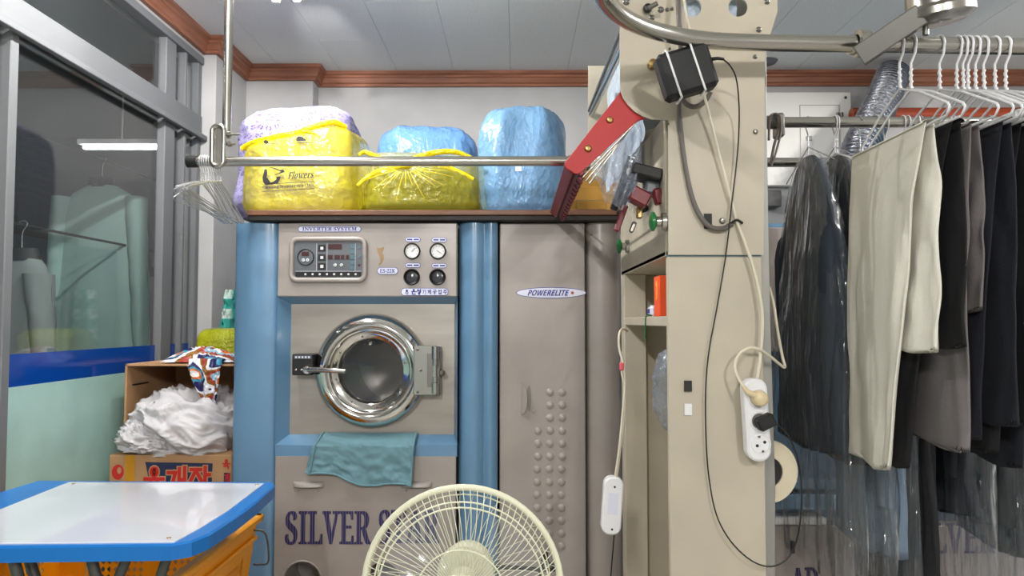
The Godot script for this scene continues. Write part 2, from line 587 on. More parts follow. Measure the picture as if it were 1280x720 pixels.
func make_materials() -> void:
	var soft := noise_tex(21, 0.012, Color(0.93, 0.93, 0.93), Color(1, 1, 1))
	var speck := noise_tex(22, 0.2, Color(0.92, 0.92, 0.92), Color(1, 1, 1), 3)
	var fabric := bump_tex(24, 0.25, 3, false, 6.0)
	var wrinkle := bump_tex(25, 0.014, 4, true, 14.0)
	var crumple := bump_tex(26, 0.03, 3, true, 10.0)
	var grain := noise_tex(27, 0.02, Color(0.72, 0.68, 0.66), Color(1, 1, 1), 4)
	mat("wall", Color(0.73, 0.73, 0.73), 0.8, 0, {"tex": soft, "tri": 0.8})
	mat("tile", Color(0.93, 0.94, 0.93), 0.85, 0, {"tex": speck, "tri": 2.0, "world": true})
	mat("slab", Color(0.3, 0.3, 0.3), 0.9)
	mat("crown", Color(0.68, 0.45, 0.34), 0.42, 0, {"tex": grain, "tri": Vector3(0.6, 9, 0.6)})
	mat("floor", Color(0.72, 0.7, 0.67), 0.35, 0, {"tex": soft, "tri": 1.0})
	mat("aluminium", Color(0.43, 0.44, 0.45), 0.6, 0.1)
	mat("glass", Color(0.8, 0.86, 0.86, 0.015), 0.0)
	mat("blue_film", Color(0.03, 0.25, 0.58), 0.12)
	mat("mint_film", Color(0.66, 0.81, 0.78), 0.3, 0, {"tex": soft, "tri": 1.4})
	mat("outside", Color(0.3, 0.31, 0.32), 0.8, 0, {"tex": soft, "tri": 0.5})
	mat("enamel", Color(0.63, 0.6, 0.577), 0.4, 0.05, {"tex": soft, "tri": 1.5, "coat": 0.25, "cr": 0.2})
	mat("steel", Color(0.66, 0.635, 0.6), 0.42, 0.55, {"tex": soft, "tri": Vector3(1, 6, 1)})
	mat("blue", Color(0.4, 0.56, 0.69), 0.3, 0, {"coat": 0.5, "cr": 0.08, "tex": soft, "tri": 1.2})
	mat("chrome", Color(0.83, 0.82, 0.8), 0.1, 1.0)
	mat("satin", Color(0.72, 0.71, 0.68), 0.24, 1.0)
	mat("iron", Color(0.5, 0.49, 0.47), 0.35, 0.9)
	mat("black", Color(0.05, 0.05, 0.055), 0.45)
	mat("dark", Color(0.1, 0.095, 0.09), 0.6)
	mat("drum", Color(0.5, 0.49, 0.48), 0.3, 1.0)
	mat("sight", Color(0.22, 0.22, 0.23), 0.15)
	mat("port", Color(0.8, 0.82, 0.82, 0.04), 0.02)
	mat("white", Color(0.9, 0.9, 0.9), 0.4)
	mat("sticker", Color(0.85, 0.86, 0.92), 0.4)
	mat("ink", Color(0.12, 0.14, 0.55), 0.5)
	mat("navy", Color(1, 1, 1), 0.5, 0, {"tex": stripes(Color(0.14, 0.115, 0.32), Color(0.42, 0.4, 0.48), 16, 3), "tri": 26.0})
	mat("navy_plain", Color(0.1, 0.08, 0.27), 0.5)
	mat("red_ink", Color(0.7, 0.1, 0.08), 0.5)
	mat("panel_grey", Color(0.36, 0.38, 0.4), 0.4)
	mat("panel_teal", Color(0.3, 0.45, 0.5), 0.4)
	mat("led_red", Color(0.22, 0.035, 0.045), 0.4)
	mat("tape", Color(0.6, 0.5, 0.36), 0.7)
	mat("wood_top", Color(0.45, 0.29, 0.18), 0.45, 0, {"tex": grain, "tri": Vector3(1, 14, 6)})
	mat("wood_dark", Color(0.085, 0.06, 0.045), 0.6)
	mat("leopard", Color(0.8, 0.79, 0.88), 0.8, 0, {"tex": leopard(), "tri": 5.0, "bump": fabric, "bs": 0.3})
	mat("yellow_film", Color(1.0, 0.94, 0.1, 0.5), 0.16, 0, {"bump": wrinkle, "bs": 0.45, "tri": 3.0, "back": Color(0.5, 0.47, 0.08)})
	mat("yellow_thin", Color(1.0, 0.94, 0.1, 0.2), 0.14, 0, {"bump": wrinkle, "bs": 0.6, "tri": 3.5})
	mat("yellow_knot", Color(0.95, 0.86, 0.05), 0.25, 0, {"bump": wrinkle, "bs": 0.8, "tri": 4.0, "back": Color(0.5, 0.45, 0.03)})
	mat("olive_quilt", Color(0.36, 0.38, 0.1), 0.9, 0, {"bump": fabric, "bs": 0.4, "tri": 6.0})
	mat("blue_bag", Color(0.5, 0.66, 0.8), 0.2, 0, {"bump": crumple, "bs": 0.34, "tri": Vector3(3, 1.6, 3), "tex": noise_tex(31, 0.02, Color(0.82, 0.86, 0.9), Color(1, 1, 1))})
	mat("blue_bag_dark", Color(0.42, 0.6, 0.82), 0.2, 0, {"bump": crumple, "bs": 0.32, "tri": Vector3(3, 1.6, 3)})
	mat("carton", Color(0.72, 0.56, 0.4), 0.8, 0, {"tex": soft, "tri": 2.0})
	mat("carton_yellow", Color(0.8, 0.6, 0.25), 0.7, 0, {"tex": soft, "tri": 2.0})
	mat("carton_red", Color(0.75, 0.13, 0.1), 0.6)
	mat("carton_navy", Color(0.13, 0.16, 0.3), 0.6)
	mat("tape_yellow", Color(0.78, 0.55, 0.12), 0.25)
	mat("linen", Color(0.8, 0.79, 0.8), 0.9, 0, {"bump": fabric, "bs": 0.35, "tri": 5.0, "rim": 0.2})
	mat("scarf", Color(1, 1, 1), 0.45, 0, {"tex": scarf_print(), "uv": Vector3(0.6, 0.6, 1)})
	mat("olive_bag", Color(0.6, 0.62, 0.1), 0.2, 0, {"bump": crumple, "bs": 0.5, "tri": 5.0})
	mat("teal_check", Color(1, 1, 1), 0.8, 0, {"tex": checks(Color(0.8, 0.86, 0.84), Color(0.2, 0.62, 0.58), Color(0.05, 0.42, 0.42)), "tri": 12.0})
	mat("table_blue", Color(0.07, 0.42, 0.72), 0.3)
	mat("table_white", Color(0.86, 0.87, 0.9), 0.12, 0, {"coat": 0.6, "cr": 0.03})
	mat("basket", Color(0.95, 0.62, 0.02), 0.35)
	mat("leg_metal", Color(0.33, 0.33, 0.32), 0.45, 0.6)
	mat("towel", Color(0.42, 0.57, 0.61), 0.95, 0, {"bump": fabric, "bs": 0.5, "tri": 6.0, "rim": 0.3})
	mat("fan_cream", Color(0.86, 0.86, 0.76), 0.35)
	mat("fan_blade", Color(0.75, 0.8, 0.85, 0.12), 0.1)
	mat("cream", Color(0.755, 0.72, 0.645), 0.48, 0, {"tex": soft, "tri": 1.3})
	mat("cream_edge", Color(0.6, 0.6, 0.58), 0.4, 0.4)
	mat("red_paint", Color(0.68, 0.06, 0.06), 0.5)
	mat("red_dark", Color(0.42, 0.07, 0.11), 0.45)
	mat("brass", Color(0.6, 0.5, 0.32), 0.35, 0.9)
	mat("green", Color(0.03, 0.42, 0.2), 0.3)
	mat("film", Color(0.85, 0.9, 0.95, 0.03), 0.1, 0, {"bump": wrinkle, "bs": 0.5, "tri": Vector3(3.0, 0.5, 3.0)})
	mat("film_roll", Color(0.8, 0.87, 0.94, 0.85), 0.15, 0, {"bump": crumple, "bs": 0.4, "tri": Vector3(2, 2, 6)})
	mat("film_bunch", Color(0.62, 0.67, 0.74, 0.28), 0.12, 0, {"bump": crumple, "bs": 0.6, "tri": 5.0})
	mat("cable_grey", Color(0.36, 0.34, 0.32), 0.5)
	mat("cable_white", Color(0.82, 0.79, 0.71), 0.45)
	mat("cable_tie", Color(0.88, 0.88, 0.88), 0.4)
	mat("adapter", Color(0.025, 0.03, 0.05), 0.6)
	mat("plastic_white", Color(0.9, 0.9, 0.91), 0.3)
	mat("plug_beige", Color(0.82, 0.75, 0.6), 0.4)
	mat("orange", Color(0.93, 0.32, 0.1), 0.5)
	mat("orange_pale", Color(0.97, 0.65, 0.2), 0.5)
	mat("pink", Color(0.85, 0.35, 0.4), 0.4)
	mat("paper", Color(0.84, 0.8, 0.7), 0.7)
	mat("panel_white", Color(0.9, 0.895, 0.87), 0.4)
	mat("duct", Color(0.6, 0.61, 0.64), 0.26, 1.0, {"bump": crumple, "bs": 0.5, "tri": 6.0})
	mat("orange_bar", Color(0.6, 0.23, 0.09), 0.2, 0, {"coat": 0.5, "cr": 0.05})
	mat("hanger", Color(0.86, 0.86, 0.87), 0.3)
	mat("hanger_metal", Color(0.8, 0.81, 0.83), 0.22, 0.8)
	var weave := noise_tex(33, 0.15, Color(0.94, 0.94, 0.94), Color(1, 1, 1), 3)
	mat("cream_cloth", Color(0.89, 0.88, 0.83), 0.9, 0, {"bump": fabric, "bs": 0.25, "tri": 8.0, "tex": weave})
	mat("black_cloth", Color(0.075, 0.072, 0.085), 0.9, 0, {"bump": fabric, "bs": 0.3, "tri": 8.0, "rim": 0.15})
	mat("navy_cloth", Color(0.085, 0.095, 0.135), 0.85, 0, {"bump": fabric, "bs": 0.3, "tri": 8.0, "rim": 0.2})
	mat("slate_cloth", Color(0.15, 0.185, 0.235), 0.85, 0, {"bump": fabric, "bs": 0.3, "tri": 8.0})
	mat("grey_cloth", Color(0.47, 0.45, 0.45), 0.9, 0, {"bump": fabric, "bs": 0.3, "tri": 8.0, "tex": weave})
	mat("sky_cloth", Color(0.42, 0.5, 0.58), 0.85, 0, {"bump": fabric, "bs": 0.3, "tri": 8.0})
	mat("mint_cloth", Color(0.62, 0.76, 0.73), 0.9)
	mat("dim_cloth", Color(0.5, 0.55, 0.54), 0.9)
	mat("sleeve_paper", Color(0.86, 0.86, 0.86), 0.55)
	mat("tube_glow", Color(1, 1, 1), 0.5, 0, {"glow": Color(0.97, 0.99, 1.0), "ge": 12.0})


# ---------- the scene ----------
func _ready() -> void:
	# camera
	view_basis = Basis(Vector3.UP, atan(6.0 / FOCAL)) * Basis(Vector3.RIGHT, atan(42.0 / FOCAL))
	var cam := Camera3D.new()
	cam.name = "camera"
	cam.transform = Transform3D(view_basis, eye)
	cam.fov = rad_to_deg(2.0 * atan(360.0 / FOCAL))
	cam.near = 0.02
	cam.far = 60.0
	add_child(cam)
	cam.current = true
	# surroundings: a dim evening outside
	var env := Environment.new()
	env.background_mode = Environment.BG_COLOR
	env.background_color = Color(0.05, 0.055, 0.06)
	env.tonemap_mode = Environment.TONE_MAPPER_LINEAR
	env.tonemap_exposure = 1.12
	env.sdfgi_enabled = true
	env.ssao_enabled = true
	env.ssil_enabled = true
	var we := WorldEnvironment.new()
	we.name = "surroundings"
	we.environment = env
	add_child(we)
	make_materials()
	# fluorescent fixtures on the ceiling
	ceiling_lamp(Vector3(-0.86, CEIL - 0.05, -2.12), 1.2, 1.4, "twin tube pendant light above the hanging pole")
	ceiling_lamp(Vector3(1.0, CEIL - HANG, 1.9), 1.2, 2.5, "twin tube pendant light behind the curved rail end")
	ceiling_lamp(Vector3(-0.6, CEIL - HANG, 1.5), 1.2, 2.5, "added twin tube fill light between the shop window and the curved rail")  # added fill lamp behind the camera, evens out the light on the fronts
	ceiling_lamp(Vector3(2.2, CEIL - HANG, -1.6), 1.2, 1.6, "twin tube pendant light over the right hand aisle")
	shell()
	street_side()
	cleaning_machine()
	second_machine()
	shelf_and_bundles()
	left_corner()
	work_table()
	fan()
	left_rail()
	bagging_machine()
	bagger_things()
	back_wall_things()
	right_rails()
	garments()


const HANG := 0.17
func ceiling_lamp(at: Vector3, length: float, energy: float, label: String) -> void:
	var t := thing("ceiling_light", label, "ceiling light", at + Vector3(0, -0.085, 0), "fluorescent ceiling lights")
	part("housing", mb().box(at + Vector3(0, -0.022, 0), Vector3(0.13, 0.035, length + 0.04), 0.006), M.white, t)
	for s in [-1, 1]:
		part("rod", mb().tube([at + Vector3(0, -0.006, s * length * 0.4), at + Vector3(0, CEIL - at.y, s * length * 0.4)], 0.005, 6), M.white, t)
		var q: Vector3 = at + Vector3(s * 0.04, -0.062, 0)
		part("tube", mb().tube([q + Vector3(0, 0, length * 0.5 - 0.02), q - Vector3(0, 0, length * 0.5 - 0.02)], 0.014, 10), M.tube_glow, t)
		for e in [-1, 1]:
			part("socket", mb().box(at + Vector3(s * 0.04, -0.055, e * (length * 0.5 - 0.008)), Vector3(0.03, 0.05, 0.02), 0.004), M.white, t)
	var l := AreaLight3D.new()
	l.name = "ceiling_light_glow"
	l.area_size = Vector2(0.12, length)
	l.light_energy = energy * 0.1
	l.light_color = Color(1.0, 0.985, 0.97)
	l.area_range = 12.0
	l.shadow_enabled = true
	add_child(l)
	l.transform = Transform3D(Basis(Vector3.RIGHT, -PI * 0.5), at + Vector3(0, -0.088, 0))
	for i in 4:
		var p := OmniLight3D.new()
		p.name = "ceiling_light_side_glow"
		p.light_energy = energy * 0.33
		p.light_color = l.light_color
		p.light_size = 0.012
		p.omni_range = 12.0
		p.omni_attenuation = 2.0
		p.shadow_enabled = true
		add_child(p, true)
		p.position = at + Vector3(0, -0.08, length * (i - 1.5) * 0.25)


# a moulding swept along a path on the walls; profile points are (out from the wall, height)
func sweep(m: MB, path: Array, profile: Array) -> void:
	var k := path.size()
	var inward := []
	for i in k - 1:
		var d: Vector2 = (path[i + 1] - path[i]).normalized()
		inward.append(Vector2(-d.y, d.x))
	var rows := []
	for i in k:
		var a: Vector2 = inward[maxi(i - 1, 0)]
		var b: Vector2 = inward[mini(i, k - 2)]
		var mm := (a + b).normalized()
		mm /= maxf(mm.dot(a), 0.3)
		var row := []
		for q in profile:
			var p: Vector2 = path[i] + mm * q.x
			row.append(Vector3(p.x, q.y, p.y))
		rows.append(row)
	for i in k - 1:
		for j in profile.size() - 1:
			var e: Vector2 = profile[j + 1] - profile[j]
			var o := Vector3(inward[i].x * -e.y, e.x, inward[i].y * -e.y).normalized()
			m.quad(rows[i][j], rows[i + 1][j], rows[i + 1][j + 1], rows[i][j + 1], o)


func shell() -> void:
	var w := 0.12
	# floor and ceiling
	struct("floor", mb().box(Vector3((ROOM_LEFT + ROOM_RIGHT) * 0.5, -0.05, (ROOM_BACK + ROOM_FRONT) * 0.5), Vector3(ROOM_RIGHT - ROOM_LEFT + 2 * w, 0.1, ROOM_FRONT - ROOM_BACK + 2 * w), 0.0), M.floor)
	var ce := struct("ceiling", mb().box(Vector3((ROOM_LEFT + ROOM_RIGHT) * 0.5, CEIL + 0.013 + 0.05, (ROOM_BACK + ROOM_FRONT) * 0.5), Vector3(ROOM_RIGHT - ROOM_LEFT + 2 * w, 0.1, ROOM_FRONT - ROOM_BACK + 2 * w), 0.0), M.slab)
	var cell := mb().box(Vector3.ZERO, Vector3(0.2988, 0.013, 0.5988), 0.0012).commit()
	var narrow := mb().box(Vector3.ZERO, Vector3(0.2368 - 0.0012, 0.013, 0.5988), 0.0012).commit()
	for i in 17:
		var x := -1.233 + 0.3 * (i - 1)
		for j in 15:
			var z := ROOM_BACK + 0.3 + 0.6 * j - (0.3 if i % 2 else 0.12)
			if z > ROOM_FRONT + 0.3:
				continue
			if i == 0:
				inst("ceiling_tile", narrow, M.tile, ce, Transform3D(Basis.IDENTITY, Vector3((ROOM_LEFT - 1.233) * 0.5, CEIL + 0.0065, z)))
			else:
				inst("ceiling_tile", cell, M.tile, ce, Transform3D(Basis.IDENTITY, Vector3(x + 0.15, CEIL + 0.0065, z)))
	# walls
	struct("wall_back", mb().box(Vector3((ROOM_LEFT + ROOM_RIGHT) * 0.5, CEIL * 0.5, ROOM_BACK - w * 0.5), Vector3(ROOM_RIGHT - ROOM_LEFT + 2 * w, CEIL, w), 0.0), M.wall)
	struct("wall_right", mb().box(Vector3(ROOM_RIGHT + w * 0.5, CEIL * 0.5, (ROOM_BACK + ROOM_FRONT) * 0.5), Vector3(w, CEIL, ROOM_FRONT - ROOM_BACK), 0.0), M.wall)
	struct("wall_front", mb().box(Vector3((ROOM_LEFT + ROOM_RIGHT) * 0.5, CEIL * 0.5, ROOM_FRONT + w * 0.5), Vector3(ROOM_RIGHT - ROOM_LEFT + 2 * w, CEIL, w), 0.0), M.wall)
	# left wall: a header over the shop window and a low sill, the glazing between
	var zl := (-3.41 + ROOM_FRONT) * 0.5
	var ll := ROOM_FRONT + 3.41
	struct("wall_left", mb().box(Vector3(ROOM_LEFT - w * 0.5, (2.735 + CEIL) * 0.5, zl), Vector3(w, CEIL - 2.735, ll), 0.0).box(Vector3(ROOM_LEFT - w * 0.5, 0.2, zl), Vector3(w, 0.4, ll), 0.0), M.wall)
	# corner columns
	struct("wall_corner", mb().box(Vector3((ROOM_LEFT - w - 1.41) * 0.5, CEIL * 0.5, -3.655), Vector3(-1.41 - ROOM_LEFT + w, CEIL, 0.49), 0.004), M.wall)
	struct("wall_pier", mb().box(Vector3(-1.235, CEIL * 0.5, -3.845), Vector3(0.35, CEIL, 0.11), 0.003), M.wall)
	var crown := mb()
	var prof := [Vector2(0.012, CEIL - 0.074), Vector2(0.02, CEIL - 0.074), Vector2(0.02, CEIL - 0.062), Vector2(0.028, CEIL - 0.056), Vector2(0.036, CEIL - 0.034), Vector2(0.042, CEIL - 0.03), Vector2(0.042, CEIL - 0.02), Vector2(0.054, CEIL - 0.014), Vector2(0.054, CEIL)]
	prof = [Vector2(0.0, CEIL - 0.074)] + prof
	sweep(crown, [Vector2(ROOM_LEFT, ROOM_FRONT), Vector2(ROOM_LEFT, -3.41), Vector2(-1.41, -3.41), Vector2(-1.41, -3.79), Vector2(-1.06, -3.79), Vector2(-1.06, ROOM_BACK), Vector2(ROOM_RIGHT, ROOM_BACK), Vector2(ROOM_RIGHT, ROOM_FRONT), Vector2(ROOM_LEFT, ROOM_FRONT)], prof)
	struct("trim_1", crown, M.crown)
	# the shop window: frame bars and panes
	var zs := [ROOM_FRONT, 2.6, 0.9, -0.6, -2.13, -3.10, -3.245, -3.385]
	var wd := [0.06, 0.06, 0.06, 0.06, 0.036, 0.09, 0.022, 0.04]
	var win := struct("window_1", mb().box(Vector3(ROOM_LEFT - 0.02, 2.41, zl), Vector3(0.05, 0.09, ll - 0.02), 0.004), M.aluminium)
	part("window_lip", mb().box(Vector3(ROOM_LEFT + 0.02, 2.35, zl), Vector3(0.02, 0.022, ll - 0.02), 0.002), M.aluminium, win)
	part("window_head", mb().box(Vector3(ROOM_LEFT - 0.02, 2.715, zl), Vector3(0.06, 0.035, ll - 0.02), 0.003), M.aluminium, win)
	part("window_sill", mb().box(Vector3(ROOM_LEFT - 0.02, 0.42, zl), Vector3(0.07, 0.05, ll - 0.02), 0.003), M.aluminium, win)
	for i in zs.size():
		part("window_post", mb().box(Vector3(ROOM_LEFT - 0.02, 1.56, zs[i]), Vector3(0.035, 2.28, wd[i]), 0.003), M.aluminium, win)
	for i in zs.size() - 1:
		var z0: float = zs[i] - wd[i] * 0.5
		var z1: float = zs[i + 1] + wd[i + 1] * 0.5
		for y in [[0.445, 2.36], [2.47, 2.698]]:
			part("window_pane", mb().box(Vector3(ROOM_LEFT - 0.03, (y[0] + y[1]) * 0.5, (z0 + z1) * 0.5), Vector3(0.005, y[1] - y[0], z0 - z1), 0.0), M.glass, win)
		part("blue_stripe_film", mb().box(Vector3(ROOM_LEFT - 0.026, 1.3545, (z0 + z1) * 0.5), Vector3(0.002, 0.097, z0 - z1), 0.0), M.blue_film, win, "glossy blue stripe on the glass")
		part("frosted_film", mb().box(Vector3(ROOM_LEFT - 0.026, (0.445 + 1.306) * 0.5, (z0 + z1) * 0.5), Vector3(0.002, 1.306 - 0.445, z0 - z1), 0.0), M.mint_film, win, "pale mint frosted film below the stripe")


func street_side() -> void:
	# the passage outside the shop window
	struct("floor_outside", mb().box(Vector3(-2.9, -0.05, -0.6), Vector3(2.6, 0.1, 10.8), 0.0), M.outside)
	struct("wall_outside", mb().box(Vector3(-4.1, 1.5, -0.6), Vector3(0.1, 3.0, 10.8), 0.0).box(Vector3(-2.9, 1.5, -6.0), Vector3(2.5, 3.0, 0.1), 0.0).box(Vector3(-2.9, 1.5, 4.8), Vector3(2.5, 3.0, 0.1), 0.0), M.outside)
	struct("ceiling_outside", mb().box(Vector3(-2.9, 3.05, -0.6), Vector3(2.6, 0.1, 10.8), 0.0), M.outside)
	var a := spot(105, 184, 4.3)
	var b := spot(200, 184, 4.3)
	var t := thing("passage_light", "single fluorescent tube glowing in the passage behind the glass", "tube light", (a + b) * 0.5)
	part("housing", mb().box((a + b) * 0.5 + Vector3(0, 0.03, 0), Vector3(b.x - a.x + 0.06, 0.03, 0.05), 0.004), M.white, t)
	part("rod", mb().tube([(a + b) * 0.5 + Vector3(0, 0.045, 0), Vector3((a.x + b.x) * 0.5, 3.0, a.z)], 0.005, 6), M.white, t)
	part("tube", mb().tube([a, b], 0.013, 10), M.tube_glow, t)
	var l := AreaLight3D.new()
	l.name = "passage_light_glow"
	l.light_energy = 0.22
	l.area_size = Vector2(0.4, 0.03)
	l.area_range = 8.0
	l.shadow_enabled = true
	add_child(l)
	l.transform = Transform3D(Basis(Vector3.RIGHT, -PI * 0.5), (a + b) * 0.5 + Vector3(0, -0.02, 0))
	# garments hanging in the passage, seen through the glass
	solo("passage_rail", mb().tube([Vector3(-2.05, 2.3, -2.0), Vector3(-2.05, 2.3, -5.95)], 0.006, 8), M.dark, "upper dark rail in the passage behind the shop window", "rail")
	solo("passage_rail", mb().tube([Vector3(-1.9, 1.87, -2.0), Vector3(-1.9, 1.87, -5.95)], 0.006, 8), M.dark, "lower dark rail in the passage behind the shop window", "rail")
	var g1 := "garments hanging in the passage"
	hung_coat("hanging_coat", Vector3(-2.05, 2.3, -3.62), 0.42, 1.0, 0.12, M.mint_cloth, "large pale mint coat made up for an unknown blurred shape behind the shop window", g1, 3)  # made-up coat in place of an unknown pale blurred shape
	hung_coat("hanging_shirt", Vector3(-1.9, 1.87, -2.82), 0.22, 0.62, 0.09, M.dim_cloth, "grey-green shirt hanging behind the shop window by the frame post", g1, 4)
	hung_coat("hanging_jacket", Vector3(-1.9, 1.87, -3.85), 0.2, 0.62, 0.12, M.grey_cloth, "dark grey jacket hanging behind the shop window near the columns", g1, 5)


# a coat on a hanger: planes face along z, hung from a rail along z
func hung_coat(called: String, at: Vector3, width: float, length: float, thick: float, cloth: Material, label: String, group: String, seed_: int) -> Node3D:
	var t := thing(called, label, "coat", at + Vector3(0, -length - 0.16, 0), group)
	var f := nz(seed_, 2.2, 3)
	var top := at.y - 0.13
	part("body", mb().grid(40, 26, func(u: float, v: float):
		var a: float = u * TAU
		var shoulder: float = clampf(v / 0.16, 0.0, 1.0)
		var hw: float = lerpf(0.07, width * 0.5, sqrt(shoulder)) * (1.0 + 0.06 * v)
		var th: float = lerpf(0.04, thick * 0.5, sqrt(shoulder)) * (1.0 + 0.5 * v)
		var fold: float = f.get_noise_2d(cos(a) * 1.6 + 3.0, sin(a) * 1.2 + v * 0.25) * 0.035 * v
		return Vector3(at.x + sp(cos(a), 0.75) * hw, top - v * length, at.z + sin(a) * th + fold), true), cloth, t)
	part("collar", mb().grid(20, 4, func(u: float, v: float):
		var a: float = u * TAU
		return Vector3(at.x + cos(a) * lerpf(0.075, 0.06, v), top - 0.01 + 0.05 * v, at.z + sin(a) * lerpf(0.045, 0.036, v)), true), M.dark, t)
	for s in [-1, 1]:
		part("sleeve", mb().grid(16, 16, func(u: float, v: float):
			var a: float = u * TAU
			var r: float = lerpf(0.06, 0.042, v)
			return Vector3(at.x + s * (width * 0.5 - 0.03 + 0.05 * v) + cos(a) * r * 0.8, top - 0.06 - v * length * 0.86, at.z + 0.02 + sin(a) * r + f.get_noise_2d(a, v * 2.0) * 0.012), true), cloth, t)
	part("hanger_hook", mb().tube(spl([at + Vector3(0.0, -0.09, 0), at + Vector3(0, -0.03, 0), at + Vector3(0.018, 0.006, 0), at + Vector3(0, 0.018, 0), at + Vector3(-0.018, 0.004, 0)], 5), 0.002, 5), M.hanger_metal, t)
	return t


# a rounded column front: depth bulges towards the camera; us are the edges across, from a half ellipse
func bulge(m: MB, x0: float, x1: float, y0: float, y1: float, z: float, out: float, k := 16, e := 0.7) -> MB:
	m.grid(k, 1, func(u: float, v: float):
		var c := cos(PI * (1.0 - u))
		return Vector3(lerpf(x0, x1, (c + 1.0) * 0.5), lerpf(y0, y1, v), z + out * pow(sin(PI * u), e)))
	return m

func pill(m_parent: Node3D, called: String, u: float, w: float, wide: float, high: float, z: float, label := "") -> MeshInstance3D:
	var c := spot(u, w, 2.6)
	c.z = z
	var k := 2.6 / FOCAL
	var rim := part(called, mb().slab(round_rect(wide * k, high * k, high * k * 0.48), 0.0012, facing(c)), M.ink, m_parent, label)
	part("sticker_face", mb().slab(round_rect((wide - 1.2) * k, (high - 1.2) * k, (high - 1.2) * k * 0.48), 0.0012, facing(c + Vector3(0, 0, 0.0008))), M.sticker, rim)
	return rim

func cleaning_machine() -> void:
	var D := 2.6
	var k := D / FOCAL
	var L := spot(290, 463, D).x
	var R := spot(779, 463, D).x
	var top := spot(465, 278, D).y
	var t := thing("dry_cleaning_machine", "big blue and grey dry cleaning machine with round chrome door", "cleaning machine", Vector3((L + R) * 0.5, 0, -3.2))
	var xa := spot(346, 463, D).x
	var xb := spot(572, 463, D).x
	var xc := spot(623, 463, D).x
	var xd := spot(733, 463, D).x
	# cabinets
	var body := mb().box(Vector3(L + 0.011, top * 0.5 + 0.02, -3.16), Vector3(0.02, top - 0.04, 1.06), 0.006)
	body.box(Vector3(xc - 0.012, top * 0.5 + 0.02, -3.2), Vector3(0.02, top - 0.04, 0.98), 0.003)
	body.box(Vector3((L + xc) * 0.5, top - 0.01, -3.16), Vector3(xc - L - 0.006, 0.02, 1.06), 0.004)
	body.box(Vector3((L + xc) * 0.5, top * 0.5, -3.68), Vector3(xc - L - 0.006, top - 0.06, 0.02), 0.003)
	part("blue_cabinet", body, M.blue, t)
	part("grey_cabinet", mb().box(Vector3((xc + R) * 0.5, top * 0.5 + 0.02, -3.2), Vector3(R - xc - 0.002, top - 0.04, 0.98), 0.01), M.enamel, t)
	part("plinth", mb().box(Vector3((L + R) * 0.5, 0.02, -3.2), Vector3(R - L - 0.06, 0.04, 0.9), 0.0), M.dark, t)
	# blue front columns
	var m := mb()
	bulge(m, L, xa, 0.05, top - 0.002, -2.64, 0.05, 24, 0.4)
	part("front_column", m, M.blue, t)
	m = mb()
	m.grid(36, 1, func(u: float, v: float):
		var out := 0.055 * pow(sin(PI * clampf(u * 1.25, 0.0, 0.86)), 0.5) if u < 0.66 else 0.036 + 0.016 * pow(sin(PI * (u - 0.66) / 0.34), 0.8)
		return Vector3(lerpf(xb, xc - 0.003, u), lerpf(0.05, top - 0.002, v), -2.64 + out))
	part("front_column", m, M.blue, t)
	m = mb()
	bulge(m, xd + 0.001, R, 0.05, top - 0.002, -2.66, 0.062, 24, 0.6)
	part("grey_column", m, M.enamel, t)
	m = mb()
	bx(m, 624.5, 278.5, 732.5, 900, 2.605, 2.7, 0.004)
	var tower := part("tower_panel", m, M.enamel, t)
	# upper control panel
	m = mb()
	bx(m, 347, 278.5, 571.5, 371, 2.585, 2.7, 0.004)
	var cp := part("control_panel", m, M.enamel, t)
	# blue frame round the door: outer band, sloping reveals, steel panel behind
	m = mb()
	var fr := [spot(346, 463, D).x, spot(465, 571, D).y, spot(572, 463, D).x, spot(465, 371, D).y]
	var inn := [spot(358.5, 463, D).x, spot(465, 545, D).y, spot(566.5, 463, D).x, spot(465, 380, D).y]
	var zf := -2.592
	var zb := -2.645
	var f1 := [fr[0], spot(465, 556, D).y, fr[2], fr[3]]
	var c0 := [Vector3(f1[0], f1[1], zf), Vector3(f1[2], f1[1], zf), Vector3(f1[2], f1[3], zf), Vector3(f1[0], f1[3], zf)]
	var c1 := [Vector3(inn[0], inn[1], zb), Vector3(inn[2], inn[1], zb), Vector3(inn[2], inn[3], zb), Vector3(inn[0], inn[3], zb)]
	for i in 4:
		var j := (i + 1) % 4
		var o: Vector3 = (c1[i] - c0[i]).cross(c0[j] - c0[i]).normalized()
		if o.z < 0:
			o = -o
		m.quad(c0[i], c0[j], c1[j], c1[i], o)
	m.box(Vector3((fr[0] + fr[2]) * 0.5, (fr[1] + f1[1]) * 0.5, zf - 0.05), Vector3(fr[2] - fr[0], f1[1] - fr[1], 0.1), 0.002)
	part("door_frame", m, M.blue, t)
	# the round door
	var dc := spot(466, 463, 2.64)
	var rx := Transform3D(Basis(Vector3.RIGHT, Vector3.BACK, Vector3.DOWN), Vector3(dc.x, dc.y, zb))
	part("steel_panel", mb().holed(inn[0] - 0.003, inn[1] - 0.003, inn[2] + 0.003, inn[3] + 0.003, Vector2(dc.x, dc.y), 0.168, zb + 0.001, 0.03), M.steel, t)
	var door := part("round_door", mb().lathe([Vector2(0.165, -0.01), Vector2(0.2, 0.0), Vector2(0.203, 0.008), Vector2(0.201, 0.02), Vector2(0.193, 0.042), Vector2(0.18, 0.056), Vector2(0.166, 0.062), Vector2(0.157, 0.062), Vector2(0.152, 0.056), Vector2(0.149, 0.057), Vector2(0.146, 0.061), Vector2(0.142, 0.06), Vector2(0.139, 0.052), Vector2(0.131, 0.049), Vector2(0.117, 0.046), Vector2(0.113, 0.043), Vector2(0.111, 0.03), Vector2(0.111, 0.0), Vector2(0.13, -0.01)], rx, 72), M.chrome, t, "polished chrome round door")
